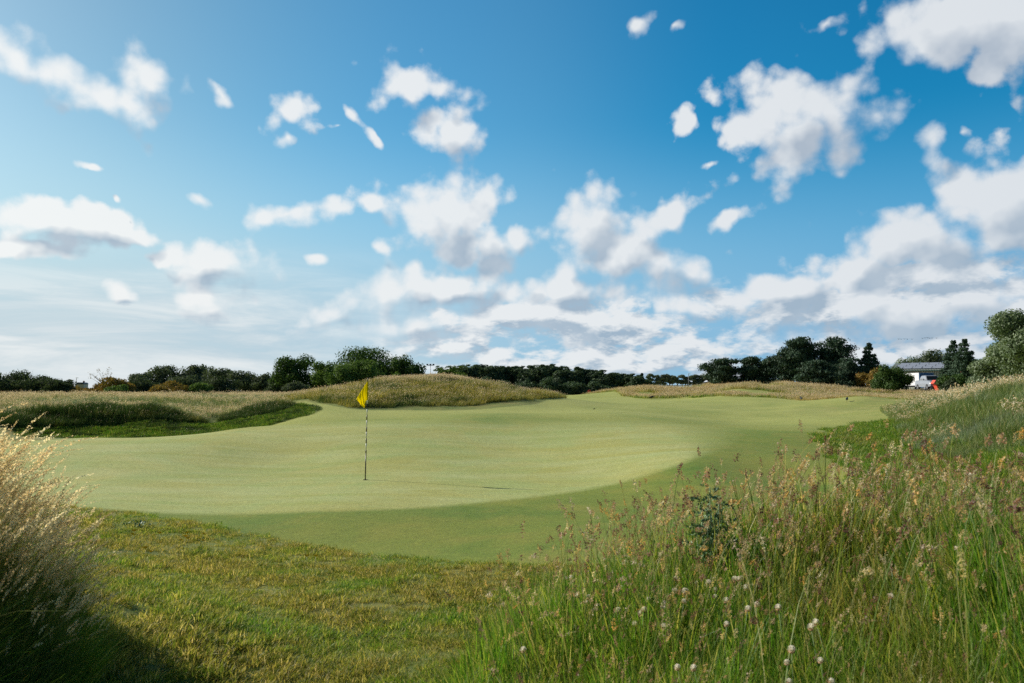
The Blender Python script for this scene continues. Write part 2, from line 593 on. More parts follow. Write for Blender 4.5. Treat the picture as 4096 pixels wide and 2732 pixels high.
GREEN = chaikin(poly_world([
    (None, (-16, 19.5)), (None, (-9.5, 13.6)), (470, 2048), (1045, 2063), (1568, 2048), (2090, 1996), (2526, 1917), (2780, 1845), (2852, 1768, 21.5),
    (2826, 1720, 25.5), (2700, 1692, 28.5), (2300, 1694, 27), (1800, 1694, 27), (1400, 1696, 27), (1150, 1706, 28), (950, 1722, 27.5), (700, 1748, 26.5),
    (350, 1750, 25.7), (-100, 1790, 23)]))
MOWN = chaikin(poly_world([
    (None, (-19, 19.5)), (None, (-9, 12.2)), (350, 2032), (730, 2092), (1390, 2212), (2038, 2275), (2500, 2290), (2950, 2230), (3400, 2010),
    (3420, 1905), (3340, 1830), (3265, 1745), (3330, 1702, 29), (3437, 1692, 31), (3154, 1656, 38), (3065, 1632, 44), (3235, 1612, 54), (3113, 1595, 60), (2950, 1596, 62),
    (2750, 1598, 68), (2500, 1592, 74), (2440, 1583, 95), (2190, 1582, 104), (2165, 1590, 60), (2240, 1605, 46),
    (2100, 1624, 38), (1900, 1638, 36), (1748, 1648, 34.5), (1500, 1644, 34.8), (1400, 1642, 34.6), (1290, 1617, 36.5),
    (1195, 1598, 39), (1180, 1603, 38), (1281, 1636, 34.8), (1230, 1662, 32.6), (1100, 1688, 30.8), (880, 1702, 29.8), (702, 1722, 29),
    (560, 1735, 28.2), (491, 1746, 27), (350, 1752, 26.4), (-100, 1795, 24)]), 2)
ROAD = poly_world([(3590, 1569, 80), (3800, 1566, 78), (None, (60, 78)), (None, (66, 128)), (None, (42, 128)), (3560, 1563, 104)])


def height(x, y):
    x, y = np.atleast_1d(np.asarray(x, float)), np.atleast_1d(np.asarray(y, float))
    z = base_h(x, y)
    r = np.hypot(x, y)
    md = sdf(MOWN, x, y)
    rough = sstep(0.1, -1.2, md)
    nz = vnoise(x / 1.7, y / 1.7, 3) * .035 + vnoise(x / .55, y / .55, 4) * .018 + vnoise(x / 6, y / 6, 5) * .07
    z = z + nz * rough * sstep(150, 60, r)
    roll = vnoise(x / 3.1 + 7, y / 2.3, 8) * .011 + vnoise(x / 7, y / 6, 9) * .028
    gdist = sdf(GREEN, x, y)
    roll = roll + (vnoise(x / 4.6 + 3, y / 3.4, 14) * .075 + vnoise(x / 2.1, y / 1.7, 15) * .018) * sstep(.0, -2.5, gdist)
    z = z + roll * (1 - rough)
    z = z + 0.02 * sstep(0.12, -0.08, md) * (r < 60)
    # the swale behind the left lip of the green
    z = z - 0.20 * np.exp(-(((x + 13.5) / 5.5) ** 2 + ((y - 29.2) / 1.1) ** 2))
    rd = sdf(ROAD, x, y)
    return z


def hz1(x, y):
    return float(height(np.array([x]), np.array([y]))[0])


def axis(lo, hi, c, s0, k):
    a = [c]
    while a[-1] < hi: a.append(a[-1] + s0 + k * (a[-1] - c))
    b = [c]
    while b[-1] > lo: b.append(b[-1] - s0 - k * (c - b[-1]))
    return np.array(b[:0:-1] + a)


GX = axis(-4000, 4000, 0, .13, .021)
GY = axis(-1500, 6000, 9, .10, .0125)
XX, YY = np.meshgrid(GX, GY)
ZZ = height(XX, YY)
gd_, md_, rd_ = sdf(GREEN, XX, YY), sdf(MOWN, XX, YY), sdf(ROAD, XX, YY)
ZZ = np.where(rd_ > 0, ZZ, ZZ)
nx, ny = len(GX), len(GY)
idx = np.arange(nx * ny).reshape(ny, nx)
FQ = np.stack([idx[:-1, :-1], idx[:-1, 1:], idx[1:, 1:], idx[1:, :-1]], -1).reshape(-1, 4)
VV = np.stack([XX, YY, ZZ], -1).reshape(-1, 3)


def cellm(a):
    return ((a[:-1, :-1] + a[:-1, 1:] + a[1:, 1:] + a[1:, :-1]) * .25).ravel()


LUSHC = sstep(8, 14, XX)  # placeholder for side of the course


# ground colour zones, driven by real outlines on the land
def ground_material():
    m = bpy.data.materials.new("turf")
    m.use_nodes = True
    nt = m.node_tree
    N = NG(nt)
    b = nt.nodes['Principled BSDF']
    geo = N.new('ShaderNodeNewGeometry')
    P = geo.outputs['Position']
    big = N.noise(P, 0.19, 6, 0.62, 0.6)
    mid = N.noise(P, 0.9, 5, 0.6, 0.4)
    small = N.noise(P, 9.0, 5, 0.7)
    grain = N.noise(P, 55.0, 3, 0.7)
    wob = N.m('MULTIPLY_ADD', small, 0.16, -0.08)
    gd = N.m('ADD', N.attr('gd'), wob)
    md = N.m('ADD', N.attr('md'), N.m('MULTIPLY', wob, 1.6))
    rd = N.attr('rd')
    gcol = N.ramp(big, [(.30, (.205, .270, .085)), (.45, (.330, .320, .105)), (.56, (.270, .320, .110)), (.70, (.390, .360, .130))])
    stre = N.noise(N.vm('MULTIPLY', P, (0.25, 1.1, 1)), 0.8, 4, 0.65, 0.8)
    gcol = N.mix(N.mr(stre, .40, .64, 0, .65), gcol, (.385, .400, .195))
    gcol = N.mix(N.mr(mid, .45, .75, 0, .5), gcol, (.300, .285, .075))
    acol = N.ramp(mid, [(.30, (.082, .152, .020)), (.48, (.130, .185, .030)), (.66, (.205, .205, .042))])
    acol = N.mix(N.mr(big, .42, .60, 0, .70), acol, (.215, .225, .040))
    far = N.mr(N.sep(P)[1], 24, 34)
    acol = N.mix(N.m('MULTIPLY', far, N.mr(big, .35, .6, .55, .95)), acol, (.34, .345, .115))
    rcol = N.ramp(mid, [(.3, (.10, .15, .035)), (.5, (.16, .18, .05)), (.7, (.24, .20, .075))])
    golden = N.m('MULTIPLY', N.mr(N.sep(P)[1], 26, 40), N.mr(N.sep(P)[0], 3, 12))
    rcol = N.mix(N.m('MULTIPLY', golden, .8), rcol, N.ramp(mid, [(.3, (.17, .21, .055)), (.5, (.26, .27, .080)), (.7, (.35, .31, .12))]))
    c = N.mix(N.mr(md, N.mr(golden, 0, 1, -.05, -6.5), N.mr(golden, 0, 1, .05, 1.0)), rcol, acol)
    gcol = N.vm('MULTIPLY', gcol, (1.30, 1.34, 1.24))
    ew = N.mr(N.sep(P)[1], 18, 28, .18, 1.8)
    c = N.vm('MULTIPLY', c, (1.24, 1.30, 1.18))
    c = N.mix(N.mr(gd, N.m('MULTIPLY', ew, -1.0), ew), c, gcol)
    road = N.ramp(small, [(.3, (.10, .085, .085)), (.5, (.16, .12, .115)), (.7, (.20, .17, .165))])
    c = N.mix(N.mr(rd, -.2, .3), c, road)
    v = N.m('MULTIPLY', N.mr(small, .25, .75, .86, 1.14), N.mr(grain, .25, .75, .74, 1.26))
    g3 = N.noise(P, 24.0, 4, .75)
    v = N.m('MULTIPLY', v, N.mr(g3, .3, .7, .80, 1.20))
    c = N.vm('SCALE', c, scale=v)
    nt.links.new(c, b.inputs['Base Color'])
    b.inputs['Roughness'].default_value = .9
    b.inputs['Specular IOR Level'].default_value = .15
    b.inputs['Sheen Weight'].default_value = .06
    b.inputs['Sheen Roughness'].default_value = .5
    b.inputs['Sheen Tint'].default_value = (.9, 1, .6, 1)
    bp = N.new('ShaderNodeBump')
    bp.inputs['Strength'].default_value = .8
    bp.inputs['Distance'].default_value = .012
    nt.links.new(N.m('ADD', N.m('MULTIPLY', grain, .8), small), bp.inputs['Height'])
    nt.links.new(bp.outputs[0], b.inputs['Normal'])
    return m


TURF = ground_material()
gc, mc, rc = cellm(gd_), cellm(md_), cellm(rd_)
zone = np.where(rc > 0, 3, np.where(gc > 0, 2, np.where(mc > 0, 1, 0)))
for zi, zn in ((0, "ground"), (1, "fairway"), (2, "putting_green"), (3, "road")):
    F = FQ[zone == zi]
    used, inv = np.unique(F, return_inverse=True)
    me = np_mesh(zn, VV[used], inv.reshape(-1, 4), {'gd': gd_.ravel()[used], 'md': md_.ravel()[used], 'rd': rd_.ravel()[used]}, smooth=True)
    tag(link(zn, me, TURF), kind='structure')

# ------------------------------------------------------------------ grass: tufts of real blades set out over the land
rng = np.random.default_rng(7)


def strips(P, Wv):
    n, s, _ = P.shape
    V = np.stack([P - Wv, P + Wv], 2).reshape(-1, 3)
    i = np.arange(n)[:, None] * (s * 2) + np.arange(s - 1)[None] * 2
    F = np.stack([i, i + 1, i + 3, i + 2], -1).reshape(-1, 4)
    return V, F


def tuft(nb, rad, h, w, lean=.3, wind=.2, curl=.25, segs=4, ns=0, sh=(.5, .8), hl=.12, hw=.006, nsp=14, droop=.2, spread=1.0, stalkw=.0013, htype=0):
    """leaf blades, and ns stalks that carry seed heads"""
    Vs, Fs, A, K = [], [], [], []
    off = 0

    def add(V, F, a, k):
        nonlocal off
        Vs.append(V); Fs.append(F + off); A.append(a); K.append(k)
        off += len(V)
    if nb:
        th = rng.uniform(0, 2 * PI, nb)
        r = rad * np.sqrt(rng.uniform(0, 1, nb))
        base = np.stack([r * np.cos(th), r * np.sin(th), np.full(nb, -.02)], -1)
        H = rng.uniform(h[0], h[1], nb)
        ph = th + rng.normal(0, .8, nb)
        dr = np.stack([np.cos(ph) * lean + wind, np.sin(ph) * lean, np.zeros(nb)], -1) * rng.uniform(.3, 1.5, nb)[:, None]
        t = np.linspace(0, 1, segs + 1)[None, :, None]
        cu = (curl * rng.uniform(.2, 1.6, nb))[:, None, None]
        up = np.array([0, 0, 1.0])
        P = base[:, None] + H[:, None, None] * (dr[:, None] * (t * .35 + t ** 2 * (.65 + cu)) + up * (t - cu * .55 * t ** 3))
        fa = rng.uniform(0, PI, nb)
        side = np.stack([np.cos(fa), np.sin(fa), rng.normal(0, .2, nb)], -1)
        wd = (w * rng.uniform(.6, 1.3, nb))[:, None, None] * (1 - t ** 2 * .93)
        V, F = strips(P, side[:, None] * wd * .5)
        a = np.repeat(rng.uniform(0, 1, nb), (segs + 1) * 2)
        add(V, F, a, np.zeros(len(V)))
    if ns:
        th = rng.uniform(0, 2 * PI, ns)
        r = rad * np.sqrt(rng.uniform(0, 1, ns))
        base = np.stack([r * np.cos(th), r * np.sin(th), np.full(ns, -.02)], -1)
        H = rng.uniform(sh[0], sh[1], ns)
        ph = rng.uniform(0, 2 * PI, ns)
        dr = np.stack([np.cos(ph) * lean * .6 * spread + wind, np.sin(ph) * lean * .6 * spread, np.zeros(ns)], -1) * rng.uniform(.4, 1.3, ns)[:, None]
        up = np.array([0, 0, 1.0])
        dp = (droop * rng.uniform(.3, 1.5, ns))[:, None, None]

        def path(t):
            return base[:, None] + H[:, None, None] * (dr[:, None] * (t * .4 + t ** 2 * .5 + dp * t ** 5 * 1.2) + up * (t - dp * .6 * t ** 5))
        t = np.linspace(0, 1, 7)[None, :, None]
        P = path(t)
        fa = rng.uniform(0, PI, ns)
        side = np.stack([np.cos(fa), np.sin(fa), np.zeros(ns)], -1)
        V, F = strips(P, side[:, None] * (stalkw * (1.2 - t * .7)))
        arnd = rng.uniform(0, 1, ns)
        add(V, F, np.repeat(arnd, 14), np.full(len(V), .5))
        # spikelets along the head
        L = (hl * rng.uniform(.6, 1.3, ns) / H)[:, None, None]
        u = np.linspace(0, 1, nsp)[None, :, None] + rng.normal(0, .02, (ns, nsp, 1))
        tt = 1 - L * (1 - u)
        C = path(tt)
        Tn = path(tt + .02) - C
        Tn /= np.linalg.norm(Tn, axis=-1, keepdims=True) + 1e-9
        rd = rng.normal(0, 1, (ns, nsp, 3))
        rd -= (rd * Tn).sum(-1, keepdims=True) * Tn
        rd /= np.linalg.norm(rd, axis=-1, keepdims=True) + 1e-9
        prof = np.sin(np.clip(u * .85 + .12, 0, 1) * PI) ** .7
        if htype == 1:   # open, one-sided clusters
            prof = prof * (0.5 + .9 * (rng.uniform(0, 1, (ns, nsp, 1)) > .5))
        C = C + rd * hw * prof * rng.uniform(.2, 1.1, (ns, nsp, 1))
        ax = Tn + rd * .45
        ax /= np.linalg.norm(ax, axis=-1, keepdims=True)
        sl_ = hl / nsp * 1.5 * rng.uniform(.7, 1.3, (ns, nsp, 1))
        sd = np.cross(ax, rng.normal(0, 1, (ns, nsp, 3)))
        sd /= np.linalg.norm(sd, axis=-1, keepdims=True) + 1e-9
        sw = hw * .55 * prof
        q = np.stack([C - ax * sl_ * .5, C + sd * sw, C + ax * sl_ * .9, C - sd * sw], 2).reshape(-1, 3)
        F = np.arange(len(q)).reshape(-1, 4)
        add(q, F, np.repeat(arnd, nsp * 4), np.ones(len(q)))
    return np.concatenate(Vs), np.concatenate(Fs), {'rnd': np.concatenate(A), 'kind': np.concatenate(K)}


def grass_mat(name, leaf, leaf2, head, stalk=None, transl=.38, gloss=.05, patch=.9, seed=0.0, thr=(.42, .58)):
    m = bpy.data.materials.new(name)
    m.use_nodes = True
    nt = m.node_tree
    nt.nodes.clear()
    N = NG(nt)
    rnd = N.attr('rnd')
    kind = N.attr('kind')
    geo = N.new('ShaderNodeNewGeometry')
    oi = N.new('ShaderNodeObjectInfo')
    pn = N.noise(N.vm('ADD', geo.outputs['Position'], (seed, seed * 2, 0)), patch, 4, .6, .3)
    r2 = N.m('FRACT', N.m('MULTIPLY_ADD', oi.outputs['Random'], 7.31, rnd))
    a = N.ramp(r2, leaf)
    b = N.ramp(r2, leaf2)
    c = N.mix(N.mr(pn, thr[0], thr[1]), a, b)
    st = N.ramp(r2, stalk or head)
    hd = N.ramp(r2, head)
    c = N.mix(N.mr(kind, .2, .4), c, st)
    c = N.mix(N.mr(kind, .7, .9), c, hd)
    val = N.mr(oi.outputs['Random'], 0, 1, .92, 1.34)
    c = N.vm('SCALE', c, scale=val)
    d = N.new('ShaderNodeBsdfDiffuse')
    nt.links.new(c, d.inputs[0])
    t = N.new('ShaderNodeBsdfTranslucent')
    nt.links.new(N.vm('MULTIPLY', c, (1.15, 1.1, .7)), t.inputs[0])
    g = N.new('ShaderNodeBsdfGlossy')
    g.inputs['Roughness'].default_value = .5
    g.inputs[0].default_value = (.55, .6, .5, 1)
    mx = N.new('ShaderNodeMixShader')
    mx.inputs[0].default_value = transl
    nt.links.new(d.outputs[0], mx.inputs[1]); nt.links.new(t.outputs[0], mx.inputs[2])
    m2 = N.new('ShaderNodeMixShader')
    m2.inputs[0].default_value = gloss
    nt.links.new(mx.outputs[0], m2.inputs[1]); nt.links.new(g.outputs[0], m2.inputs[2])
    o = N.new('ShaderNodeOutputMaterial')
    nt.links.new(m2.outputs[0], o.inputs[0])
    return m


def tuft_set(name, mat, specs):
    c = bpy.data.collections.new(name)          # kept out of the scene: only the laid-out grass uses it
    for i, sp in enumerate(specs):
        V, F, A = tuft(**sp)
        me = np_mesh("%s_blades_%02d" % (name, i), V, F, A, smooth=True)
        me.materials.append(mat)
        c.objects.link(bpy.data.objects.new("%s_%02d" % (name, i), me))
    return c


def gn_tree():
    ng = bpy.data.node_groups.new("lay_out_tufts", 'GeometryNodeTree')
    ng.interface.new_socket('Geometry', in_out='INPUT', socket_type='NodeSocketGeometry')
    ng.interface.new_socket('Tufts', in_out='INPUT', socket_type='NodeSocketCollection')
    ng.interface.new_socket('Geometry', in_out='OUTPUT', socket_type='NodeSocketGeometry')
    gi, go = ng.nodes.new('NodeGroupInput'), ng.nodes.new('NodeGroupOutput')
    ci = ng.nodes.new('GeometryNodeCollectionInfo')
    ci.inputs['Separate Children'].default_value = True
    ci.inputs['Reset Children'].default_value = True
    ng.links.new(gi.outputs[1], ci.inputs[0])
    ip = ng.nodes.new('GeometryNodeInstanceOnPoints')
    ng.links.new(gi.outputs[0], ip.inputs['Points'])
    ng.links.new(ci.outputs[0], ip.inputs['Instance'])
    ip.inputs['Pick Instance'].default_value = True

    def na(n, t):
        a = ng.nodes.new('GeometryNodeInputNamedAttribute')
        a.data_type = t
        a.inputs[0].default_value = n
        return a.outputs[0]
    ng.links.new(na('idx', 'INT'), ip.inputs['Instance Index'])
    ng.links.new(na('rot', 'FLOAT_VECTOR'), ip.inputs['Rotation'])
    ng.links.new(na('scl', 'FLOAT'), ip.inputs['Scale'])
    ng.links.new(ip.outputs[0], go.inputs[0])
    return ng


GN = gn_tree()


def scatter(name, xy, coll, label, cat, rz=.5, scl=(.8, 1.25), sc_arr=None, tilt=.08, z=None, pick=None, sink=0.0):
    n = len(xy)
    print("scatter", name, label[:30], n)
    z = height(xy[:, 0], xy[:, 1]) if z is None else z
    me = bpy.data.meshes.new(name)
    me.vertices.add(n)
    me.vertices.foreach_set('co', np.stack([xy[:, 0], xy[:, 1], z - sink], -1).astype(np.float32).ravel())
    a = me.attributes.new('idx', 'INT', 'POINT')
    k = len(coll.objects)
    a.data.foreach_set('value', (rng.integers(0, k, n) if pick is None else pick).astype(np.int32))
    a = me.attributes.new('rot', 'FLOAT_VECTOR', 'POINT')
    rot = np.stack([rng.normal(0, tilt, n), rng.normal(0, tilt, n), rng.uniform(-rz, rz, n)], -1).astype(np.float32)
    a.data.foreach_set('vector', rot.ravel())
    a = me.attributes.new('scl', 'FLOAT', 'POINT')
    s = rng.uniform(scl[0], scl[1], n)
    if sc_arr is not None: s = s * sc_arr
    a.data.foreach_set('value', s.astype(np.float32))
    o = bpy.data.objects.new(name, me)
    COL.objects.link(o)
    md = o.modifiers.new("tufts", 'NODES')
    md.node_group = GN
    sid = [i.identifier for i in GN.interface.items_tree if i.item_type == 'SOCKET' and i.in_out == 'INPUT' and i.name == 'Tufts'][0]
    md[sid] = coll
    return tag(o, label, cat, kind='stuff')


def sample_poly(P, n, dens=None):
    """n points inside the outline, thinned by dens(x, y) in 0..1"""
    lo, hi = P.min(0), P.max(0)
    out = []
    got = 0
    while got < n:
        q = rng.uniform(lo, hi, (max(n, 2000), 2))
        q = q[sdf(P, q[:, 0], q[:, 1]) > 0]
        if dens is not None:
            q = q[rng.uniform(0, 1, len(q)) < dens(q[:, 0], q[:, 1])]
        if len(q) == 0: continue
        out.append(q)
        got += len(q)
    return np.concatenate(out)[:n]


def area(P):
    x, y = P[:, 0], P[:, 1]
    return .5 * abs(np.dot(x, np.roll(y, -1)) - np.dot(y, np.roll(x, -1)))


def sd_mown(q):
    return sdf(MOWN, q[:, 0], q[:, 1])


# colour stops (leaf colours, the darkest also carrying the bank's shade)
FRESH = [(0, (.045, .150, .012)), (.3, (.095, .235, .020)), (.6, (.180, .330, .036)), (.85, (.33, .36, .060)), (1, (.50, .50, .18))]
OLIVE = [(0, (.080, .125, .018)), (.3, (.19, .215, .034)), (.55, (.31, .29, .060)), (.8, (.48, .40, .11)), (1, (.66, .54, .30))]
DRY = [(0, (.20, .20, .05)), (.35, (.38, .31, .09)), (.7, (.50, .38, .13)), (1, (.60, .49, .25))]
DEEP = [(0, (.030, .065, .018)), (.4, (.055, .105, .026)), (.8, (.085, .145, .036)), (1, (.14, .17, .06))]
MARRAM = [(0, (.09, .14, .08)), (.4, (.17, .24, .15)), (.7, (.26, .33, .24)), (1, (.42, .45, .34))]
PALE = [(0, (.60, .43, .29)), (.3, (.76, .60, .44)), (.65, (.86, .73, .58)), (1, (.95, .87, .76))]
PINK = [(0, (.46, .31, .24)), (.4, (.70, .53, .44)), (.7, (.84, .69, .60)), (1, (.90, .79, .70))]
GOLD = [(0, (.32, .28, .14)), (.35, (.54, .45, .27)), (.65, (.64, .50, .37)), (1, (.76, .66, .50))]
PURPLE = [(0, (.17, .08, .075)), (.2, (.30, .15, .13)), (.4, (.50, .36, .24)), (.55, (.62, .38, .14)), (.7, (.66, .58, .36)), (.85, (.34, .19, .15)), (1, (.78, .70, .55))]
STALK = [(0, (.14, .24, .06)), (.5, (.26, .31, .09)), (1, (.48, .42, .20))]

M_short = grass_mat("short_grass", OLIVE, FRESH, DRY, patch=1.1, thr=(.44, .66), transl=.58, gloss=.04)
M_stalk = grass_mat("seed_stalks", FRESH, OLIVE, PURPLE, STALK, transl=.4)
M_tall = grass_mat("meadow_grass", FRESH, OLIVE, PURPLE, STALK, patch=.8, thr=(.48, .72), transl=.56)
M_lush = grass_mat("lush_grass", FRESH, OLIVE, PALE, patch=.7, thr=(.5, .7), transl=.5)
M_tus = grass_mat("tussock_grass", DEEP, FRESH, PALE, [(0, (.10, .14, .035)), (1, (.36, .32, .13))], patch=1.0, transl=.58, gloss=.05)
M_mar = grass_mat("marram_grass", MARRAM, [(0, (.05, .12, .02)), (.5, (.13, .22, .05)), (.8, (.25, .28, .09)), (1, (.5, .44, .25))], PALE, STALK, patch=.45, thr=(.38, .52), transl=.4, gloss=.06)
M_bank = grass_mat("bank_grass", DEEP, OLIVE, PINK, STALK, patch=.5, thr=(.54, .72), transl=.22)  # leaves darkened: shade of the bank's face put into their colour
M_strip = grass_mat("strip_grass", FRESH, DEEP, PINK, STALK, patch=.8, thr=(.42, .6), transl=.3)
M_heath = grass_mat("heath_grass", MARRAM, [(0, (.06, .11, .03)), (.5, (.15, .20, .07)), (1, (.34, .34, .18))], PINK, STALK, patch=.16, thr=(.44, .58), transl=.35)
M_mound = grass_mat("fescue_grass", OLIVE, DEEP, PINK, STALK, patch=.35, thr=(.48, .64), transl=.35)
M_gold = grass_mat("golden_fescue", FRESH, DRY, GOLD, GOLD, patch=.14, thr=(.42, .60), transl=.35)

T_short = tuft_set("short_tuft", M_short, [dict(nb=110, rad=.10, h=(.020, .058), w=.0050, lean=.5, wind=.15, curl=.5, segs=3) for _ in range(8)])
T_tall = tuft_set("tall_tuft", M_tall, [dict(nb=90, rad=.14, h=(.16, .56), w=.0085, lean=.22, wind=.06, curl=.35, segs=5,
                                            ns=int(rng.integers(0, 3)) + (i == 0), sh=(.48, .84), hl=float(rng.uniform(.05, .10)), hw=float(rng.uniform(.006, .012)), nsp=30, droop=.15, stalkw=.0014, htype=i % 2) for i in range(12)])
T_low = tuft_set("meadow_tuft", M_tall, [dict(nb=95, rad=.12, h=(.08, .30), w=.0060, lean=.35, wind=.05, curl=.4, segs=4, ns=0, sh=(.3, .5), hl=.05, hw=.005, nsp=18) for i in range(8)])
T_tus = tuft_set("tussock_tuft", M_tus, [dict(nb=70, rad=.12, h=(.20, .52), w=.0045, lean=.16, wind=.30, curl=.35, segs=5,
                                             ns=14, sh=(.66, 1.02), hl=.15, hw=.0085, nsp=36, droop=.22, stalkw=.0010, spread=.9) for i in range(8)] +
                 [dict(nb=110, rad=.13, h=(.20, .58), w=.0052, lean=.18, wind=.30, curl=.45, segs=5, ns=0) for _ in range(7)])
T_mar = tuft_set("marram_tuft", M_mar, [dict(nb=80, rad=.22, h=(.25, .65), w=.009, lean=.35, wind=.16, curl=.45, segs=5,
                                            ns=[0, 0, 8, 16][i % 4], sh=(.5, .75), hl=.14, hw=.018, nsp=14, droop=.45, stalkw=.002) for i in range(8)])
T_bank = tuft_set("bank_tuft", M_bank, [dict(nb=75, rad=.28, h=(.18, .50), w=.014, lean=.25, wind=.14, curl=.3, segs=3,
                                            ns=[0, 0, 0, 3][i % 4], sh=(.4, .56), hl=.10, hw=.012, nsp=6, droop=.2, stalkw=.003) for i in range(8)])
T_heath = tuft_set("heath_tuft", M_heath, [dict(nb=60, rad=.35, h=(.14, .38), w=.016, lean=.3, wind=.14, curl=.3, segs=3,
                                              ns=[26, 20, 3, 0][i % 4], sh=(.34, .55), hl=.10, hw=.016, nsp=5, droop=.2, stalkw=.003) for i in range(8)])
T_mound = tuft_set("fescue_tuft", M_mound, [dict(nb=60, rad=.32, h=(.12, .34), w=.014, lean=.3, wind=.12, curl=.3, segs=3,
                                               ns=[22, 1, 11][i % 3], sh=(.28, .46), hl=.08, hw=.011, nsp=5, droop=.2, stalkw=.0028) for i in range(9)])
T_gold = tuft_set("golden_tuft", M_gold, [dict(nb=60, rad=.5, h=(.10, .30), w=.025, lean=.3, wind=.12, curl=.3, segs=2,
                                              ns=[26, 8, 16][i % 3], sh=(.25, .42), hl=.11, hw=.024, nsp=4, droop=.2, stalkw=.006) for i in range(6)])
T_lush = tuft_set("lush_tuft", M_lush, [dict(nb=90, rad=.14, h=(.03, .10), w=.008, lean=.45, wind=.1, curl=.5, segs=3) for _ in range(6)])


def npoly(P): return np.array(P, float)


# 1 mown rough in the near left and centre
P1 = npoly([(-7, 2.2), (2.5, 2.2), (3.4, 9.5), (1.0, 9.4), (-4.0, 11.6), (-8.6, 13)])
q = sample_poly(P1, 15500, lambda x, y: np.clip(4.2 / np.maximum(y, 3), .2, 1))
q = q[(sd_mown(q) < .0) | (rng.uniform(0, 1, len(q)) < np.clip(.25 - sd_mown(q) * 2, 0, 1))]
scatter("rough_grass", q, T_short, "short rough grass mottled green and straw in the near foreground", "grass", rz=PI,
        sc_arr=1 + .35 * vnoise(q[:, 0] / .5, q[:, 1] / .5, 21), tilt=.15)
# 2 tall meadow grass, near right
TALLP = npoly([(-.25, 2.2), (-.28, 3.4), (-.15, 4.4), (.12, 5.3), (.75, 6.1), (1.9, 6.3), (2.6, 6.0), (3.4, 5.5), (4.4, 5.2), (5.4, 4.6), (5.2, 2.2)])


def tall_d(x, y):
    e = sdf(TALLP, x, y)
    return np.clip(.35 + e * 1.2, 0, 1) * np.clip(4.0 / y, .3, 1) * (.65 + .35 * (vnoise(x / .35, y / .35, 5) > -.3))


q = sample_poly(TALLP, 2900, tall_d)
e = sdf(TALLP, q[:, 0], q[:, 1])
near = sstep(4.3, 3.5, q[:, 1]) * sstep(2.3, 1.3, q[:, 0])
scatter("tall_grass", q, T_tall, "tall seeding meadow grass with purple brown heads filling the near right", "grass", rz=.9,
        sc_arr=np.clip(.62 + e * .5, .6, 1.10) * (1.16 - .56 * near) * (1 - .26 * sstep(1.6, 3.0, q[:, 0])) * (1 + .22 * vnoise(q[:, 0] / .6, q[:, 1] / .6, 31)), tilt=.10)
q = sample_poly(TALLP + np.array([-.12, .1]), 5200, lambda x, y: np.clip(4.0 / y, .3, 1))
scatter("meadow_grass", q, T_low, "lower green meadow grass growing between the tall seed stalks", "grass", rz=PI, tilt=.14)
T_stk = tuft_set("stalk_tuft", M_stalk, [dict(nb=6, rad=.12, h=(.25, .5), w=.005, lean=.3, wind=.05, curl=.4, segs=5, ns=4,
                                              sh=(.55, .92), hl=float(rng.uniform(.06, .12)), hw=float(rng.uniform(.007, .013)), nsp=34, droop=float(rng.uniform(.05, .4)), stalkw=.0016, htype=i % 2, spread=1.3) for i in range(10)])
q = sample_poly(TALLP + np.array([.15, .1]), 560, lambda x, y: np.clip((y - 3.2) / 2.0, .12, 1) * np.clip(.35 + x * .3, .3, 1) * np.clip(1.6 - x * .25, .3, 1))
scatter("seeding_grass", q, T_stk, "tallest seed stalks with brown and straw heads above the meadow grass", "grass", rz=1.2, tilt=.12)
# 3 pale tussock, near left
TUSP = npoly([(-1.95, 2.4), (-1.82, 3.1), (-2.05, 4.0), (-2.6, 4.7), (-3.6, 5.2), (-4.9, 4.6), (-4.9, 2.4)])
q = sample_poly(TUSP, 820)
e = sdf(TUSP, q[:, 0], q[:, 1])
head = (rng.uniform(0, 1, len(q)) < np.clip((e + .02) * 4, 0, 1) * sstep(3.0, 3.8, q[:, 1]))
pk = np.where(head, rng.integers(0, 8, len(q)), rng.integers(8, 15, len(q)))
scatter("tussock_grass", q, T_tus, "tall pale tussock grass bowed over by wind on the left edge", "grass", rz=.22,
        sc_arr=np.clip(.50 + e * .7, .45, .90) * np.where(pk > 7, 1.2, 1.0), tilt=.05, pick=pk)
# 4 right bank
BANKP = npoly([(10.6, 15.2), (9.7, 17.6), (10.8, 22), (13.2, 27.5), (14.6, 31), (17.5, 38), (24, 40), (30, 30), (22, 13), (14, 12.5)])
q = sample_poly(BANKP, 5200, lambda x, y: np.clip(17 / y, .3, 1))
e = sdf(BANKP, q[:, 0], q[:, 1])
scatter("marram_grass", q, T_mar, "long blue green marram grass with straw heads on the right bank", "grass", rz=.7,
        sc_arr=np.clip(.42 + e * .30, .4, .86) * (1 + .3 * vnoise(q[:, 0] / .9, q[:, 1] / .9, 91)), tilt=.16,
        pick=np.where(vnoise(q[:, 0] / 2.2, q[:, 1] / 2.2, 92) + .12 * (q[:, 0] - 13.5) > .06, rng.choice([2, 3, 6, 7], len(q)), rng.choice([0, 1, 4, 5], len(q))))
# lush lawn right of the apron
LUSHP = npoly([(4.0, 9.5), (5.5, 14), (7.0, 19), (9.4, 25), (13.0, 32), (15.5, 30), (12.5, 21), (15, 12), (10, 6.0), (5, 5.4), (3.4, 5.8), (2.2, 7.2)])
q = sample_poly(LUSHP, 15000, lambda x, y: np.clip(9 / y, .25, 1))
q = q[sd_mown(q) < -.1 + .45 * vnoise(q[:, 0] / .4, q[:, 1] / .6, 19)]
scatter("lush_grass", q, T_lush, "short lush bright green grass beside the right bank", "grass", rz=PI, tilt=.15,
        sc_arr=np.clip(q[:, 1] / 14, .6, 1.5))
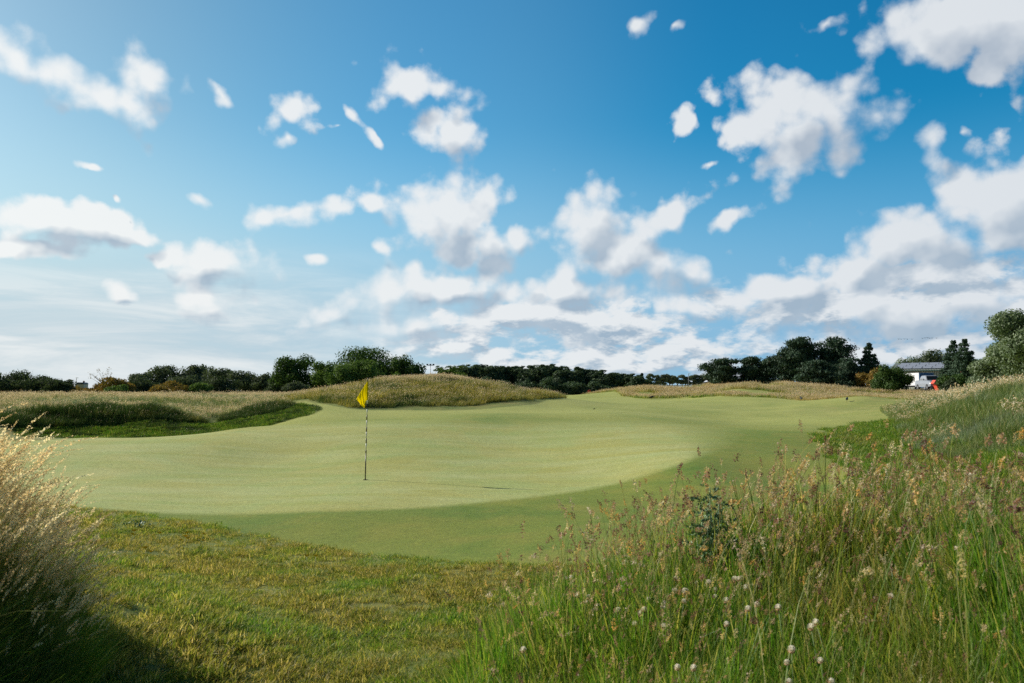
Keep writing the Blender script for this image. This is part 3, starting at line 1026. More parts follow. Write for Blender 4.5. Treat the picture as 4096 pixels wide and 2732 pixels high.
# 5 left banks: two humps with a dip between them
FRONT = [(-250, 1720, 30), (60, 1735, 30), (150, 1728, 31), (450, 1712, 32), (700, 1692, 33), (838, 1690, 33.9)]
LB1 = npoly([S(*t)[:2] for t in FRONT + [(815, 1672, 34.4), (700, 1660, 34.9), (520, 1650, 34.8), (350, 1655, 34.4), (100, 1665, 33.6), (-250, 1680, 32.6)]])
LB2 = npoly([S(*t)[:2] for t in [(870, 1688, 34.3), (1080, 1657, 35.4), (1175, 1628, 37), (1150, 1610, 38.6), (1060, 1635, 38.2), (950, 1650, 37.2), (890, 1668, 35.8)]])
q = np.concatenate([sample_poly(LB1, 1500), sample_poly(LB2, 560)])
e = np.maximum(sdf(LB1, q[:, 0], q[:, 1]), sdf(LB2, q[:, 0], q[:, 1]))
scatter("bank_grass", q, T_bank, "long dark grass on the shaded bank behind the green", "grass", rz=.7, tilt=.14, scl=(.55, 1.05),
        sc_arr=np.clip(.7 + e * .5, .6, 1.15) * (1 + .30 * vnoise(q[:, 0] / 1.1, q[:, 1] / .8, 41)))
# mown strip at the foot of the left bank
SW = npoly(list(poly_world([(100, 1750, 27.5), (350, 1752, 26.8), (491, 1746, 27.3), (702, 1722, 29.2), (880, 1702, 30), (1100, 1688, 31), (1230, 1662, 32.8), (1281, 1636, 35)])) +
           list(poly_world([(1200, 1606, 38), (1175, 1628, 36.8), (1080, 1657, 35.2), (900, 1686, 34.2), (700, 1692, 33), (450, 1712, 32), (150, 1728, 31), (60, 1735, 30)])))
T_strip = tuft_set("strip_tuft", M_strip, [dict(nb=90, rad=.16, h=(.03, .08), w=.010, lean=.5, wind=.1, curl=.5, segs=3) for _ in range(6)])
q = sample_poly(SW, 5200)
scatter("strip_grass", q, T_strip, "coarse mown grass strip between the green and the dark bank", "grass", rz=PI, scl=(1.0, 1.7), tilt=.15)
# 6 heath beyond the left bank
HP = npoly([(-36, 33.5), (-24, 33.6), (-18.5, 34.2), (-14.9, 34.8), (-13.4, 34.2), (-12.6, 36.0), (-11.4, 38.0), (-10.2, 39.0), (-10.8, 43), (-9, 50), (-8, 62), (-22, 92), (-62, 88), (-70, 50)])
q = sample_poly(HP, 7500, lambda x, y: np.clip(42 / y, .2, 1) ** 1.2)
q = q[np.abs(q[:, 0]) < q[:, 1] * .72]
hn = vnoise(q[:, 0] / 3.2, q[:, 1] / 3.2, 61) + rng.normal(0, .25, len(q)) + .02
pk = np.where(hn > 0, rng.choice([0, 1, 4, 5], len(q)), rng.choice([2, 3, 6, 7], len(q)))
scatter("heath_grass", q, T_heath, "pink and silver flowering heath grass on the plain left of the mound", "grass", rz=.7, tilt=.1, pick=pk,
        sc_arr=np.clip(q[:, 1] / 60, .70, 1.1) * (1 + .25 * vnoise(q[:, 0] / 4, q[:, 1] / 4, 12)))
# 7 mound
MP = npoly(list(poly_world([(1195, 1592, 39.8), (1290, 1612, 37.2), (1400, 1638, 35.3), (1500, 1638, 36), (1700, 1636, 36.8), (1900, 1628, 38.3), (2100, 1611, 41), (2240, 1600, 45)])) +
           [(3.4, 50), (-4, 52), (-12, 48), (-13, 43)])
q = sample_poly(MP, 6800, lambda x, y: np.clip(sdf(MP, x, y) * 1.2 + .35, 0, 1))
zz = height(q[:, 0], q[:, 1])
u = (zz - 2.05) / .8 + vnoise(q[:, 0] / 2.0, q[:, 1] / 2.0, 77) * .8
pk = np.where(u > .45, rng.choice([0, 3, 6, 2, 5, 8], len(q)), rng.choice([1, 4, 7, 1, 4, 7, 2], len(q)))
scatter("fescue_grass", q, T_mound, "pink topped fescue covering the mound behind the flag", "grass", rz=.7, tilt=.1, pick=pk,
        sc_arr=np.clip(.7 + sdf(MP, q[:, 0], q[:, 1]) * .2, .6, 1.0) * (1 + .35 * vnoise(q[:, 0] / 1.3, q[:, 1] / 1.3, 51)))
# 8 far golden rough
FP = npoly([(8.6, 74), (10.5, 66), (18, 62), (21, 57), (24, 48), (30, 55), (44, 84), (41, 100), (18, 106), (9, 104)])
q = sample_poly(FP, 9500, lambda x, y: np.clip(45 / y, .3, 1))
q = q[(sd_mown(q) < -.3) & (sdf(ROAD, q[:, 0], q[:, 1]) < -.5) & (vnoise(q[:, 0] / 3.5, q[:, 1] / 5, 71) > -.22)]
scatter("golden_grass", q, T_gold, "golden and rusty fescue on the low mounds beyond the fairway", "grass", rz=.7, tilt=.1,
        sc_arr=np.clip((q[:, 1] - 30) / 42, .3, 1.0) * (1 + .3 * vnoise(q[:, 0] / 2.5, q[:, 1] / 4, 72)))

# ------------------------------------------------------------------ flagstick and hole
M_white = pmat("white_paint", (.80, .80, .78), .35)
M_black = pmat("black_paint", (.018, .018, .020), .35)
fx, fy = -3.105, 17.0
fz = hz1(fx, fy)
fl = empty("flagstick", (fx, fy, fz), 0, "yellow flag on a black and white striped stick standing in the hole", "flagstick")
TILT = .015


def fpt(z): return (TILT * z, 0, z)


bm = bmesh.new()
cyl(bm, fpt(-.12), fpt(.57), .0125, .0120, 12)
bobj("lower_pole", bm, M_black, fl, True)
bm = bmesh.new()
cyl(bm, fpt(2.06), fpt(2.16), .0085, .006, 12)
bobj("pole_tip", bm, M_black, fl, True)
zs = [.86, .885, 1.075, 1.22, 1.405, 1.55, 1.735, 1.88, 2.06]
bm = bmesh.new()
cyl(bm, fpt(.57), fpt(.63), .0140, .0125, 12)
bobj("ferrule", bm, M_black, fl, True)
z0 = .63
k = 0
while z0 < 2.05:
    z1 = min(z0 + (.14 if k % 2 == 0 else .105), 2.06)
    bm = bmesh.new()
    cyl(bm, fpt(z0), fpt(z1), .0118, .0118, 12)
    bobj("white_band" if k % 2 == 0 else "black_band", bm, M_white if k % 2 == 0 else M_black, fl, True)
    z0 = z1
    k += 1
# limp flag: hangs from its hoist, folded towards the left
m = bpy.data.materials.new("yellow_cloth")
m.use_nodes = True
N = NG(m.node_tree)
nt = m.node_tree
nt.nodes.clear()
geo = N.new('ShaderNodeTexCoord')
w_ = N.noise(geo.outputs['Object'], 400, 2, .5)
c_ = N.vm('SCALE', (.97, .84, .03), scale=N.mr(w_, .3, .7, .93, 1.05))
d_ = N.new('ShaderNodeBsdfDiffuse'); nt.links.new(c_, d_.inputs[0])
t_ = N.new('ShaderNodeBsdfTranslucent'); nt.links.new(c_, t_.inputs[0])
mx = N.new('ShaderNodeMixShader'); mx.inputs[0].default_value = .62
nt.links.new(d_.outputs[0], mx.inputs[1]); nt.links.new(t_.outputs[0], mx.inputs[2])
oo = N.new('ShaderNodeOutputMaterial'); nt.links.new(mx.outputs[0], oo.inputs[0])
M_flag = m
NU, NV = 22, 26
top, bot = 2.07, 1.685
V = []
for j in range(NV + 1):
    v = j / NV
    for i in range(NU + 1):
        u = i / NU
        hz_ = top - (top - bot) * v           # on the hoist
        reach = .215 * (u ** .9)
        # the free edge falls: upper edge slopes down to the left corner, lower corner hangs below
        x = -reach * (1 - .72 * v ** 1.3) - .012
        z = hz_ - .37 * u ** 1.15 * (1 - v) - .175 * u ** 1.3 * v
        yf = .028 * math.sin(u * 7 + v * 3.0) * u + .035 * math.sin(v * 5 + u * 4) * u ** 1.5 + .012 * math.sin(u * 19 - v * 7) * u
        V.append((x + .012 * math.sin(v * 9 + u * 5) * u + TILT * hz_, yf, z))
F = [(j * (NU + 1) + i, j * (NU + 1) + i + 1, (j + 1) * (NU + 1) + i + 1, (j + 1) * (NU + 1) + i) for j in range(NV) for i in range(NU)]
fo = link("flag", np_mesh("flag", V, F, smooth=True), M_flag, fl)
sm = fo.modifiers.new("cloth", 'SOLIDIFY'); sm.thickness = .0015
bm = bmesh.new()
cyl(bm, fpt(bot + .0), fpt(top + .004), .0155, .0155, 12)
bobj("flag_sleeve", bm, M_flag, fl, True)
# the hole: a flat disc on the green, the cup's inner shade painted black
bm = bmesh.new()
sg = 32
r0 = [bm.verts.new((.054 * math.cos(2 * PI * i / sg), .054 * math.sin(2 * PI * i / sg), .006)) for i in range(sg)]
r1 = [bm.verts.new((.050 * math.cos(2 * PI * i / sg), .050 * math.sin(2 * PI * i / sg), .007)) for i in range(sg)]
r2 = [bm.verts.new((.050 * math.cos(2 * PI * i / sg), .050 * math.sin(2 * PI * i / sg), .0055)) for i in range(sg)]
for a, b in ((r0, r1), (r1, r2)):
    for i in range(sg):
        bm.faces.new((a[i], a[(i + 1) % sg], b[(i + 1) % sg], b[i]))
bm.faces.new(r2)
ho = bobj("hole_disc", bm, pmat("hole_shade", (.012, .012, .010), .9), None)
ho.location = (fx, fy, fz)
tag(ho, "dark round hole in the putting green under the flagstick", "golf hole")

# ------------------------------------------------------------------ trees
def leaf_mat(name, stops, transl=.25, gloss=.03, patch=.6):
    stops = [(p_, tuple(v * 1.6 for v in c_)) for p_, c_ in stops]
    m = bpy.data.materials.new(name)
    m.use_nodes = True
    nt = m.node_tree
    nt.nodes.clear()
    N = NG(nt)
    geo = N.new('ShaderNodeNewGeometry')
    pn = N.noise(geo.outputs['Position'], patch, 3, .6)
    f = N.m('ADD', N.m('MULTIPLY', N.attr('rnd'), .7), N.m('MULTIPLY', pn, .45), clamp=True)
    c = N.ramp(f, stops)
    d = N.new('ShaderNodeBsdfDiffuse'); nt.links.new(c, d.inputs[0])
    t = N.new('ShaderNodeBsdfTranslucent'); nt.links.new(N.vm('MULTIPLY', c, (1.2, 1.25, .6)), t.inputs[0])
    g = N.new('ShaderNodeBsdfGlossy'); g.inputs['Roughness'].default_value = .55; g.inputs[0].default_value = (.5, .5, .5, 1)
    a = N.new('ShaderNodeMixShader'); a.inputs[0].default_value = transl
    nt.links.new(d.outputs[0], a.inputs[1]); nt.links.new(t.outputs[0], a.inputs[2])
    b = N.new('ShaderNodeMixShader'); b.inputs[0].default_value = gloss
    nt.links.new(a.outputs[0], b.inputs[1]); nt.links.new(g.outputs[0], b.inputs[2])
    o = N.new('ShaderNodeOutputMaterial'); nt.links.new(b.outputs[0], o.inputs[0])
    return m


L_DARK = leaf_mat("dark_leaves", [(0, (.022, .035, .020)), (.5, (.042, .062, .034)), (1, (.075, .095, .055))])
L_GREY = leaf_mat("grey_green_leaves", [(0, (.035, .052, .034)), (.5, (.065, .088, .056)), (1, (.115, .140, .098))])
L_BROAD = leaf_mat("sycamore_leaves", [(0, (.022, .045, .014)), (.5, (.045, .085, .024)), (1, (.085, .135, .040))])
L_LIGHT = leaf_mat("light_green_leaves", [(0, (.045, .085, .022)), (.5, (.085, .140, .038)), (1, (.140, .195, .060))])
L_PINE = leaf_mat("pine_needles", [(0, (.018, .036, .026)), (.5, (.036, .066, .044)), (1, (.070, .105, .066))], transl=.12)
L_HEDGE = leaf_mat("hedge_leaves", [(0, (.028, .050, .032)), (.5, (.052, .085, .052)), (1, (.095, .130, .085))])
L_ORANGE = leaf_mat("rusty_leaves", [(0, (.06, .065, .02)), (.45, (.14, .12, .035)), (.75, (.26, .15, .04)), (1, (.34, .17, .05))])
L_SILVER = leaf_mat("silver_leaves", [(0, (.05, .072, .045)), (.5, (.085, .125, .065)), (.8, (.16, .20, .13)), (1, (.30, .34, .27))], gloss=.05)
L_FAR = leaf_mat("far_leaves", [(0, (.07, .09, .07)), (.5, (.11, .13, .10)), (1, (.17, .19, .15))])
BARK = pmat("bark", (.10, .075, .055), .9, var=.35, scale=20, bump=.6)
BARK_PINE = pmat("pine_bark", (.20, .11, .065), .9, var=.3, scale=16, bump=.6)


def leaves(C, Nn, size, asp=1.0, rnd=None, align=None):
    n = len(C)
    Nn = Nn / (np.linalg.norm(Nn, axis=1, keepdims=True) + 1e-9)
    ref = rng.normal(0, 1, (n, 3)) if align is None else align + rng.normal(0, .35, (n, 3))
    a = ref - (ref * Nn).sum(1, keepdims=True) * Nn
    a /= np.linalg.norm(a, axis=1, keepdims=True) + 1e-9
    b = np.cross(Nn, a)
    s = size * rng.uniform(.6, 1.35, (n, 1))
    V = np.stack([C - a * s * asp, C + b * s * .55, C + a * s * asp, C - b * s * .55], 1).reshape(-1, 3)
    F = np.arange(n * 4).reshape(-1, 4)
    return V, F, np.repeat(rnd, 4)


def lobe_leaves(lobes, n, size, asp=1.0, shell=.35, align=None, jitter=.6):
    """lobes: (cx, cy, cz, rx, ry, rz); leaves fill a ragged shell of each"""
    lobes = np.array(lobes, float)
    vol = (lobes[:, 3] * lobes[:, 5]) + .02
    cnt = rng.multinomial(n, vol / vol.sum())
    li = np.repeat(np.arange(len(lobes)), cnt)
    n = len(li)
    d = rng.normal(0, 1, (n, 3))
    d /= np.linalg.norm(d, axis=1, keepdims=True)
    # clumped: directions gathered round a few spots of each lobe
    K = 9
    cd = rng.normal(0, 1, (len(lobes), K, 3))
    cd /= np.linalg.norm(cd, axis=2, keepdims=True)
    ck = rng.integers(0, K, n)
    mixd = d * .62 + cd[li, ck] * .75
    mixd /= np.linalg.norm(mixd, axis=1, keepdims=True)
    use = rng.uniform(0, 1, n) < .7
    d = np.where(use[:, None], mixd, d)
    bulge = 1 + .22 * np.where(use, (mixd * cd[li, ck]).sum(1), 0) - .1
    rr = (1 - shell * rng.uniform(0, 1, n) ** 1.5) * bulge
    L = lobes[li]
    C = L[:, :3] + d * L[:, 3:] * rr[:, None]
    Nn = d + rng.normal(0, jitter, (n, 3))
    rnd = np.clip(rng.uniform(0, 1, (len(lobes), K))[li, ck] * .55 + rng.uniform(0, .45, n), 0, 1)
    V, F, A = leaves(C, Nn, size, asp, rnd, align)
    return V, F, A


def trunk_mesh(bm, h, r, lean, tips, seg=7):
    h *= .9
    top = Vector((lean[0], lean[1], h))
    pts = [Vector((0, 0, -.3)), Vector((lean[0] * .1, lean[1] * .1, h * .25)), Vector((lean[0] * .4, lean[1] * .4, h * .6)), top]
    tube(bm, pts, [r * 1.3, r, r * .75, r * .35], seg)
    for i, t in enumerate(tips):
        t = Vector(t)
        s = pts[1].lerp(pts[2], random.random()) if t.z < h * .8 else pts[2].lerp(pts[3], random.random() * .6)
        mid = s.lerp(t, .5) + Vector((random.uniform(-.1, .1) * h, random.uniform(-.1, .1) * h, .05 * h))
        tube(bm, [s, mid, t], [r * .5, r * .32, r * .1], 5)


random.seed(5)


def tree(name, tx, top, wpx, d, kind, mat, label, cat, group=None, n=2600, bark=None, base=None, dens=1.0):
    x, y, zt = S(tx, top, d)
    g = hz1(x, y)
    if base is not None:
        g = S(tx, base, d)[2]
    h = zt - g
    w = wpx / FT * d * math.hypot(1, ray(tx, top)[0])
    root = empty(name, (x, y, g), 0, label, cat, group)
    ls = []
    n = int(n * 1.9)
    sz = max(.075, d / 800 * .92)
    if d > 84 and tx < 1100: w *= 1.22
    if 1100 < tx < 1750 and kind == 'broad': w *= 1.22
    if kind == 'broad':
        for i in range(17):
            a, rr = random.uniform(0, 2 * PI), math.sqrt(random.random()) * .62
            zc = random.uniform(.12, .86)
            env = math.sqrt(max(0.02, 1 - ((zc - .38) / .68) ** 2)) * random.uniform(.8, 1.15)
            r = random.uniform(.17, .27)
            ls.append((math.cos(a) * rr * w * .62 * env, math.sin(a) * rr * w * .62 * env, min(zc * h, h - r * h * .75), r * w, r * w, r * h * .85))
        ls.append((0, 0, h * .5, w * .33, w * .33, h * .38))
        V, F, A = lobe_leaves(ls, n, sz)
        tip = [l[:3] for l in ls[:8]]
        trunk = (h * .6, .035 * h + .05, (.05 * h, 0), tip)
    elif kind == 'bush':
        for i in range(15):
            xx = random.uniform(-.42, .42)
            env = 1 - (abs(xx) / .62) ** 2.2
            r = random.uniform(.16, .24)
            zc = random.uniform(.15, .80) * env
            ls.append((xx * w, random.uniform(-.3, .3) * w, min(zc * h, h * env - r * h), r * w, r * w, r * h * 1.05))
        ls.append((0, 0, h * .32, w * .42, w * .36, h * .46))
        V, F, A = lobe_leaves(ls, n, sz * .95)
        trunk = (h * .5, .03 * h + .03, (0, 0), [l[:3] for l in ls[:6]])
    elif kind == 'twiggy':
        for i in range(13):
            xx = random.uniform(-.4, .4)
            env = 1 - (abs(xx) / .6) ** 1.6
            r = random.uniform(.14, .22)
            ls.append((xx * w, random.uniform(-.3, .3) * w, random.uniform(.15, .85) * h * env, r * w, r * w, r * h * .9))
        V, F, A = lobe_leaves(ls, n, sz * .9)
        tips = [(random.uniform(-.35, .1) * w, random.uniform(-.2, .2) * w, random.uniform(.68, 1.0) * h) for _ in range(16)]
        extra = [(a, b, c, .04 * w, .04 * w, .07 * h) for a, b, c in tips]
        V2, F2, A2 = lobe_leaves(extra, 120, sz * .6)
        F = np.concatenate([F, F2 + len(V)]); V = np.concatenate([V, V2]); A = np.concatenate([A, A2])
        trunk = (h * .5, .05, (0, 0), tips)
    elif kind == 'pine':
        w *= 1.25
        for i in range(44):
            zc = random.uniform(.10, .93) if i else .95
            env = math.sin(min(1, (1 - zc) * 1.25 + .22) * PI / 2) * (1.0 if zc > .3 else .85)
            a = random.uniform(0, 2 * PI)
            rr = random.uniform(.1, .52) * env
            r = random.uniform(.14, .24) * (.6 + .4 * env)
            ls.append((math.cos(a) * rr * w * .8, math.sin(a) * rr * w * .8, min(zc, 1 - r * .5) * h, r * w, r * w, r * h * .55))
        ls.append((0, 0, h * .5, w * .34, w * .34, h * .38))
        V, F, A = lobe_leaves(ls, n, sz * .85, 1.15, .55, align=np.array([0, 0, 1.0]), jitter=.9)
        trunk = (h * .9, .03 * h + .05, (.06 * h, 0), [l[:3] for l in ls[:14]])
    elif kind == 'spruce':
        for t in range(11):
            zc = .16 + .80 * t / 10
            R_ = (1 - zc) ** .8 * .50 + .03
            for a in range(7 if t < 8 else 4):
                an = a * 2 * PI / 7 + t
                rr = R_ * random.uniform(.45, .85)
                r = R_ * .34 + .02
                ls.append((math.cos(an) * rr * w, math.sin(an) * rr * w, zc * h + rr * h * .12, r * w, r * w, .045 * h))
        ls.append((0, 0, h * .45, w * .17, w * .17, h * .34))
        ls.append((0, 0, h * .93, w * .035, w * .035, h * .07))
        V, F, A = lobe_leaves(ls, n, sz * .75, 1.2, .6, align=np.array([0, 0, 1.0]), jitter=.9)
        trunk = (h * .96, .03 * h + .04, (0, 0), [l[:3] for l in ls[:12]])
    elif kind == 'wind':
        # crown combed over to the right by the prevailing wind
        w *= 1.25
        for i in range(24):
            xx = random.uniform(-.45, .5)
            env = 1 - (abs(xx) / .85) ** 2.4
            zc = random.uniform(.12, .90) * env
            r = random.uniform(.13, .20)
            ls.append((xx * w + zc * .12 * w, random.uniform(-.25, .25) * w, min(zc * h, h * .93 - r * h * .5), r * w * 1.25, r * w, r * h * .8))
        ls.append((0, 0, h * .42, w * .5, w * .3, h * .42))
        al = np.array([1.0, 0, .42])
        V, F, A = lobe_leaves(ls, int(n * .86), sz, 1.2, .4, align=al)
        tips = [(random.uniform(-.45, .55) * w, random.uniform(-.25, .25) * w, h * random.uniform(.80, .99)) for _ in range(16)]
        extra = [(a, b, c - .03 * h, .10 * w, .04 * w, .035 * h) for a, b, c in tips]
        V2, F2, A2 = lobe_leaves(extra, int(n * .14), sz * .8, 1.7, .6, align=al)
        F = np.concatenate([F, F2 + len(V)]); V = np.concatenate([V, V2]); A = np.concatenate([A, A2])
        trunk = (h * .6, .025 * h + .05, (.22 * h, 0), [l[:3] for l in ls[:8]])
    elif kind == 'thinwind':
        for i in range(12):
            xx = random.uniform(-.42, .5)
            zc = random.uniform(.22, .92)
            r = random.uniform(.12, .2)
            ls.append((xx * w + zc * .1 * w, random.uniform(-.2, .2) * w, zc * h, r * w * 1.3, r * w, r * h * .5))
        V, F, A = lobe_leaves(ls, n, sz * .9, 1.3, .6, align=np.array([1.0, 0, .35]))
        trunk = (h * .75, .022 * h + .05, (.45 * h, 0), [l[:3] for l in ls[:7]])
    # inner boughs close the middle of the crown
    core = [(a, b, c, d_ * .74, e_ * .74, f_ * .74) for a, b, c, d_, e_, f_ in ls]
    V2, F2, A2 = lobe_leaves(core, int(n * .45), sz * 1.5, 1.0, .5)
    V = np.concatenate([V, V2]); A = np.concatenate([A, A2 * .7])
    keep = V.reshape(-1, 4, 3)[:, :, 2].min(1) > -.05
    V = V.reshape(-1, 4, 3)[keep].reshape(-1, 3)
    A = A.reshape(-1, 4)[keep].ravel()
    F = np.arange(len(V)).reshape(-1, 4)
    bm = bmesh.new()
    th, tr, ln, tips = trunk
    trunk_mesh(bm, th, tr, ln, tips)
    bobj("trunk", bm, bark or BARK, root, True)
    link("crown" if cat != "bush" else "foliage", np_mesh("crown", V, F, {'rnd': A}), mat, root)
    return root


TR = []  # name, tx, top, width, d, kind, material, label, cat, n
A_ = TR.append
# far left dark thicket
A_(("bush", -30, 1478, 190, 88, 'bush', L_DARK, "dark leafy bush cut by the left edge of the photo", "bush", 2600))
A_(("bush", 95, 1476, 150, 90, 'bush', L_DARK, "tall dark bush, second from the left edge", "bush", 2600))
A_(("bush", 185, 1492, 130, 88, 'bush', L_DARK, "dark rounded bush, third from the left edge", "bush", 2200))
A_(("bush", 250, 1514, 90, 86, 'bush', L_DARK, "low dark bush at the right end of the left thicket", "bush", 1600))
A_(("bush", 325, 1533, 110, 92, 'bush', L_ORANGE, "low yellowish scrub between the dark thicket and the rusty bush", "bush", 1300))
A_(("bush", 430, 1472, 150, 86, 'twiggy', L_ORANGE, "rusty brown bush with bare twigs sticking out of its top", "bush", 2600))
A_(("bush", 470, 1529, 80, 80, 'bush', L_LIGHT, "small green bush in front of the rusty twiggy bush", "bush", 1200))
A_(("tree", 562, 1481, 88, 104, 'broad', L_GREY, "small grey green tree beside the rusty bush", "tree", 1700))
A_(("bush", 565, 1514, 100, 90, 'bush', L_DARK, "dark clipped looking bush under the small grey green tree", "bush", 1500))
A_(("tree", 655, 1461, 118, 112, 'broad', L_GREY, "grey green tree at the left end of the tall left group", "tree", 2300))
A_(("tree", 745, 1453, 110, 112, 'broad', L_GREY, "tallest grey green tree of the left group", "tree", 2300))
A_(("tree", 805, 1453, 80, 114, 'broad', L_GREY, "narrow upright grey green tree in the left group", "tree", 1800))
A_(("tree", 878, 1462, 120, 110, 'broad', L_GREY, "grey green tree at the right end of the tall left group", "tree", 2300))
A_(("bush", 735, 1486, 110, 98, 'bush', L_GREY, "rounded grey bush in front of the left tree group", "bush", 1800))
A_(("bush", 690, 1514, 140, 84, 'bush', L_ORANGE, "yellow and orange tinted bush below the left tree group", "bush", 2000))
A_(("bush", 800, 1512, 76, 84, 'bush', L_LIGHT, "bright green sapling bush right of the orange tinted bush", "bush", 1300))
A_(("bush", 875, 1486, 125, 88, 'bush', L_DARK, "large dark round bush below the left tree group", "bush", 2300))
A_(("tree", 985, 1484, 120, 100, 'broad', L_GREY, "low grey tree right of the large dark round bush", "tree", 2200))
A_(("tree", 1050, 1492, 96, 98, 'broad', L_GREY, "low grey tree just left of the dark sycamore", "tree", 1900))
A_(("bush", 1120, 1489, 100, 92, 'bush', L_GREY, "grey leafed bush at the foot of the dark sycamore", "bush", 1700))
A_(("bush", 1185, 1510, 110, 84, 'bush', L_GREY, "low silvery bush in front of the dark sycamore", "bush", 1700))
# centre group behind the mound
A_(("tree", 1192, 1416, 150, 92, 'broad', L_BROAD, "dark sycamore with ragged crown standing left of the light green trees", "tree", 4200))
A_(("tree", 1298, 1445, 105, 90, 'broad', L_LIGHT, "light green tree just right of the dark sycamore", "tree", 2600))
A_(("tree", 1452, 1385, 265, 100, 'broad', L_BROAD, "big dark dome shaped tree, the tallest behind the flag", "tree", 6500))
A_(("tree", 1372, 1450, 110, 86, 'broad', L_LIGHT, "light green bushy tree behind the top of the flag", "tree", 2600))
A_(("tree", 1452, 1440, 120, 88, 'broad', L_LIGHT, "light green tree in front of the big dome tree", "tree", 2900))
A_(("tree", 1600, 1416, 110, 98, 'broad', L_BROAD, "dark tree on the right shoulder of the big dome tree", "tree", 2800))
A_(("tree", 1668, 1446, 110, 98, 'broad', L_BROAD, "dark tree sloping down behind the top of the mound", "tree", 2400))
A_(("bush", 1585, 1468, 80, 84, 'bush', L_LIGHT, "small light green bush above the left slope of the mound", "bush", 1400))
A_(("bush", 1525, 1478, 80, 84, 'bush', L_BROAD, "dark green bush above the left slope of the mound", "bush", 1400))
A_(("bush", 1725, 1478, 70, 88, 'bush', L_BROAD, "small dark bush beside the floodlight mast", "bush", 1200))
A_(("tree", 1790, 1460, 84, 95, 'wind', L_LIGHT, "small light green tree between the floodlight mast and the long hedge", "tree", 1900))
A_(("bush", 1850, 1487, 90, 90, 'bush', L_LIGHT, "light green bush low at the left end of the long hedge", "bush", 1500))
A_(("tree", 2568, 1494, 36, 118, 'spruce', L_PINE, "small pointed conifer at the right end of the long hedge", "tree", 1100))
# right: pines
A_(("pine_tree", 2895, 1430, 150, 92, 'pine', L_PINE, "small pine with a bare leaning trunk, leftmost of the pines", "pine", 3600))
A_(("pine_tree", 3000, 1427, 110, 92, 'pine', L_PINE, "low pine, second from the left of the pines", "pine", 3000))
A_(("pine_tree", 3062, 1441, 66, 94, 'pine', L_PINE, "slim low pine squeezed against the big pines", "pine", 1700))
A_(("pine_tree", 3120, 1408, 120, 90, 'pine', L_PINE, "pine forming the left shoulder of the big pines", "pine", 3000))
A_(("pine_tree", 3198, 1347, 165, 90, 'pine', L_PINE, "tall broad pine, left one of the two tallest", "pine", 6000))
A_(("pine_tree", 3340, 1345, 165, 90, 'pine', L_PINE, "tall broad pine, right one of the two tallest", "pine", 6000))
A_(("pine_tree", 3270, 1440, 150, 82, 'pine', L_PINE, "wide low pine in front of the two tallest pines", "pine", 3600))
A_(("pine_tree", 3400, 1430, 110, 84, 'pine', L_PINE, "low pine at the right foot of the tallest pines", "pine", 2800))
A_(("pine_tree", 3474, 1373, 118, 88, 'spruce', L_PINE, "slender pointed pine with an open top right of the tall pines", "pine", 2800))
A_(("bush", 3495, 1470, 110, 80, 'bush', L_ORANGE, "brownish bush between the slender pine and the dark hawthorn", "bush", 2000))
A_(("bush", 3560, 1442, 138, 78, 'bush', L_BROAD, "large dark hawthorn bush beside the parked vehicles", "bush", 5200))
A_(("tree", 3622, 1424, 90, 128, 'broad', L_SILVER, "wispy grey tree behind the left end of the shed roof", "tree", 1300))
A_(("tree", 3718, 1397, 120, 132, 'broad', L_GREY, "rounded grey green tree behind the shed roof", "tree", 2200))
A_(("pine_tree", 3812, 1362, 122, 74, 'spruce', L_PINE, "dark conifer with a pointed top just right of the shed", "conifer", 3600))
A_(("pine_tree", 3858, 1356, 134, 72, 'spruce', L_PINE, "dark conifer with its top right beside its twin conifer", "conifer", 3800))
A_(("bush", 3822, 1466, 100, 66, 'bush', L_BROAD, "dark green bush in front of the twin conifers", "bush", 2400))
A_(("bush", 3800, 1506, 54, 62, 'bush', L_DARK, "small dark bush overlapping the orange hopper", "bush", 1300))
A_(("willow_tree", 3985, 1420, 170, 50, 'broad', L_SILVER, "silver leafed willow with a low crown left of the largest willow", "willow", 6500))
A_(("willow_tree", 4060, 1335, 190, 49, 'broad', L_SILVER, "silver leafed willow of middle height between the low and the largest willow", "willow", 7000))
A_(("willow_tree", 4140, 1235, 290, 46, 'broad', L_SILVER, "large silver leafed willow cut by the right edge of the photo", "willow", 12500))
for name, tx, top, wp, d, kind, mat, label, cat, n in TR:
    bs = None
    tree(name, tx, top, wp, d, kind, mat, label, cat, None, n, BARK_PINE if kind in ('pine', 'spruce') else None)
ORD = "first second third fourth fifth sixth seventh eighth ninth tenth eleventh twelfth thirteenth fourteenth fifteenth sixteenth seventeenth".split()
HX = [(1846, 1466), (1870, 1459), (1900, 1455), (1950, 1459), (2005, 1460), (2060, 1463), (2115, 1457), (2165, 1453), (2215, 1458), (2265, 1464), (2315, 1470), (2365, 1478), (2412, 1486), (2460, 1490), (2505, 1494), (2550, 1504)]
for i, (tx, tp) in enumerate(HX):
    tree("hedge_tree", tx, tp, 96 - i * 1.2, 108 + (i % 3) * 3 + i * .4, 'wind', L_HEDGE, "windswept dark green tree, %s from the left in the long hedge" % ORD[i], "tree",
         "windswept trees of the long hedge beyond the fairway", 2900)
HX2 = [(1925, 1500), (2010, 1505), (2100, 1508), (2195, 1506), (2290, 1512), (2380, 1520)]
for i, (tx, tp) in enumerate(HX2):
    tree("hedge_bush", tx, tp, 110, 103, 'bush', L_HEDGE, "low dark bush under the long hedge, %s from the left" % ORD[i], "bush", "low bushes in front of the long hedge", 1700)
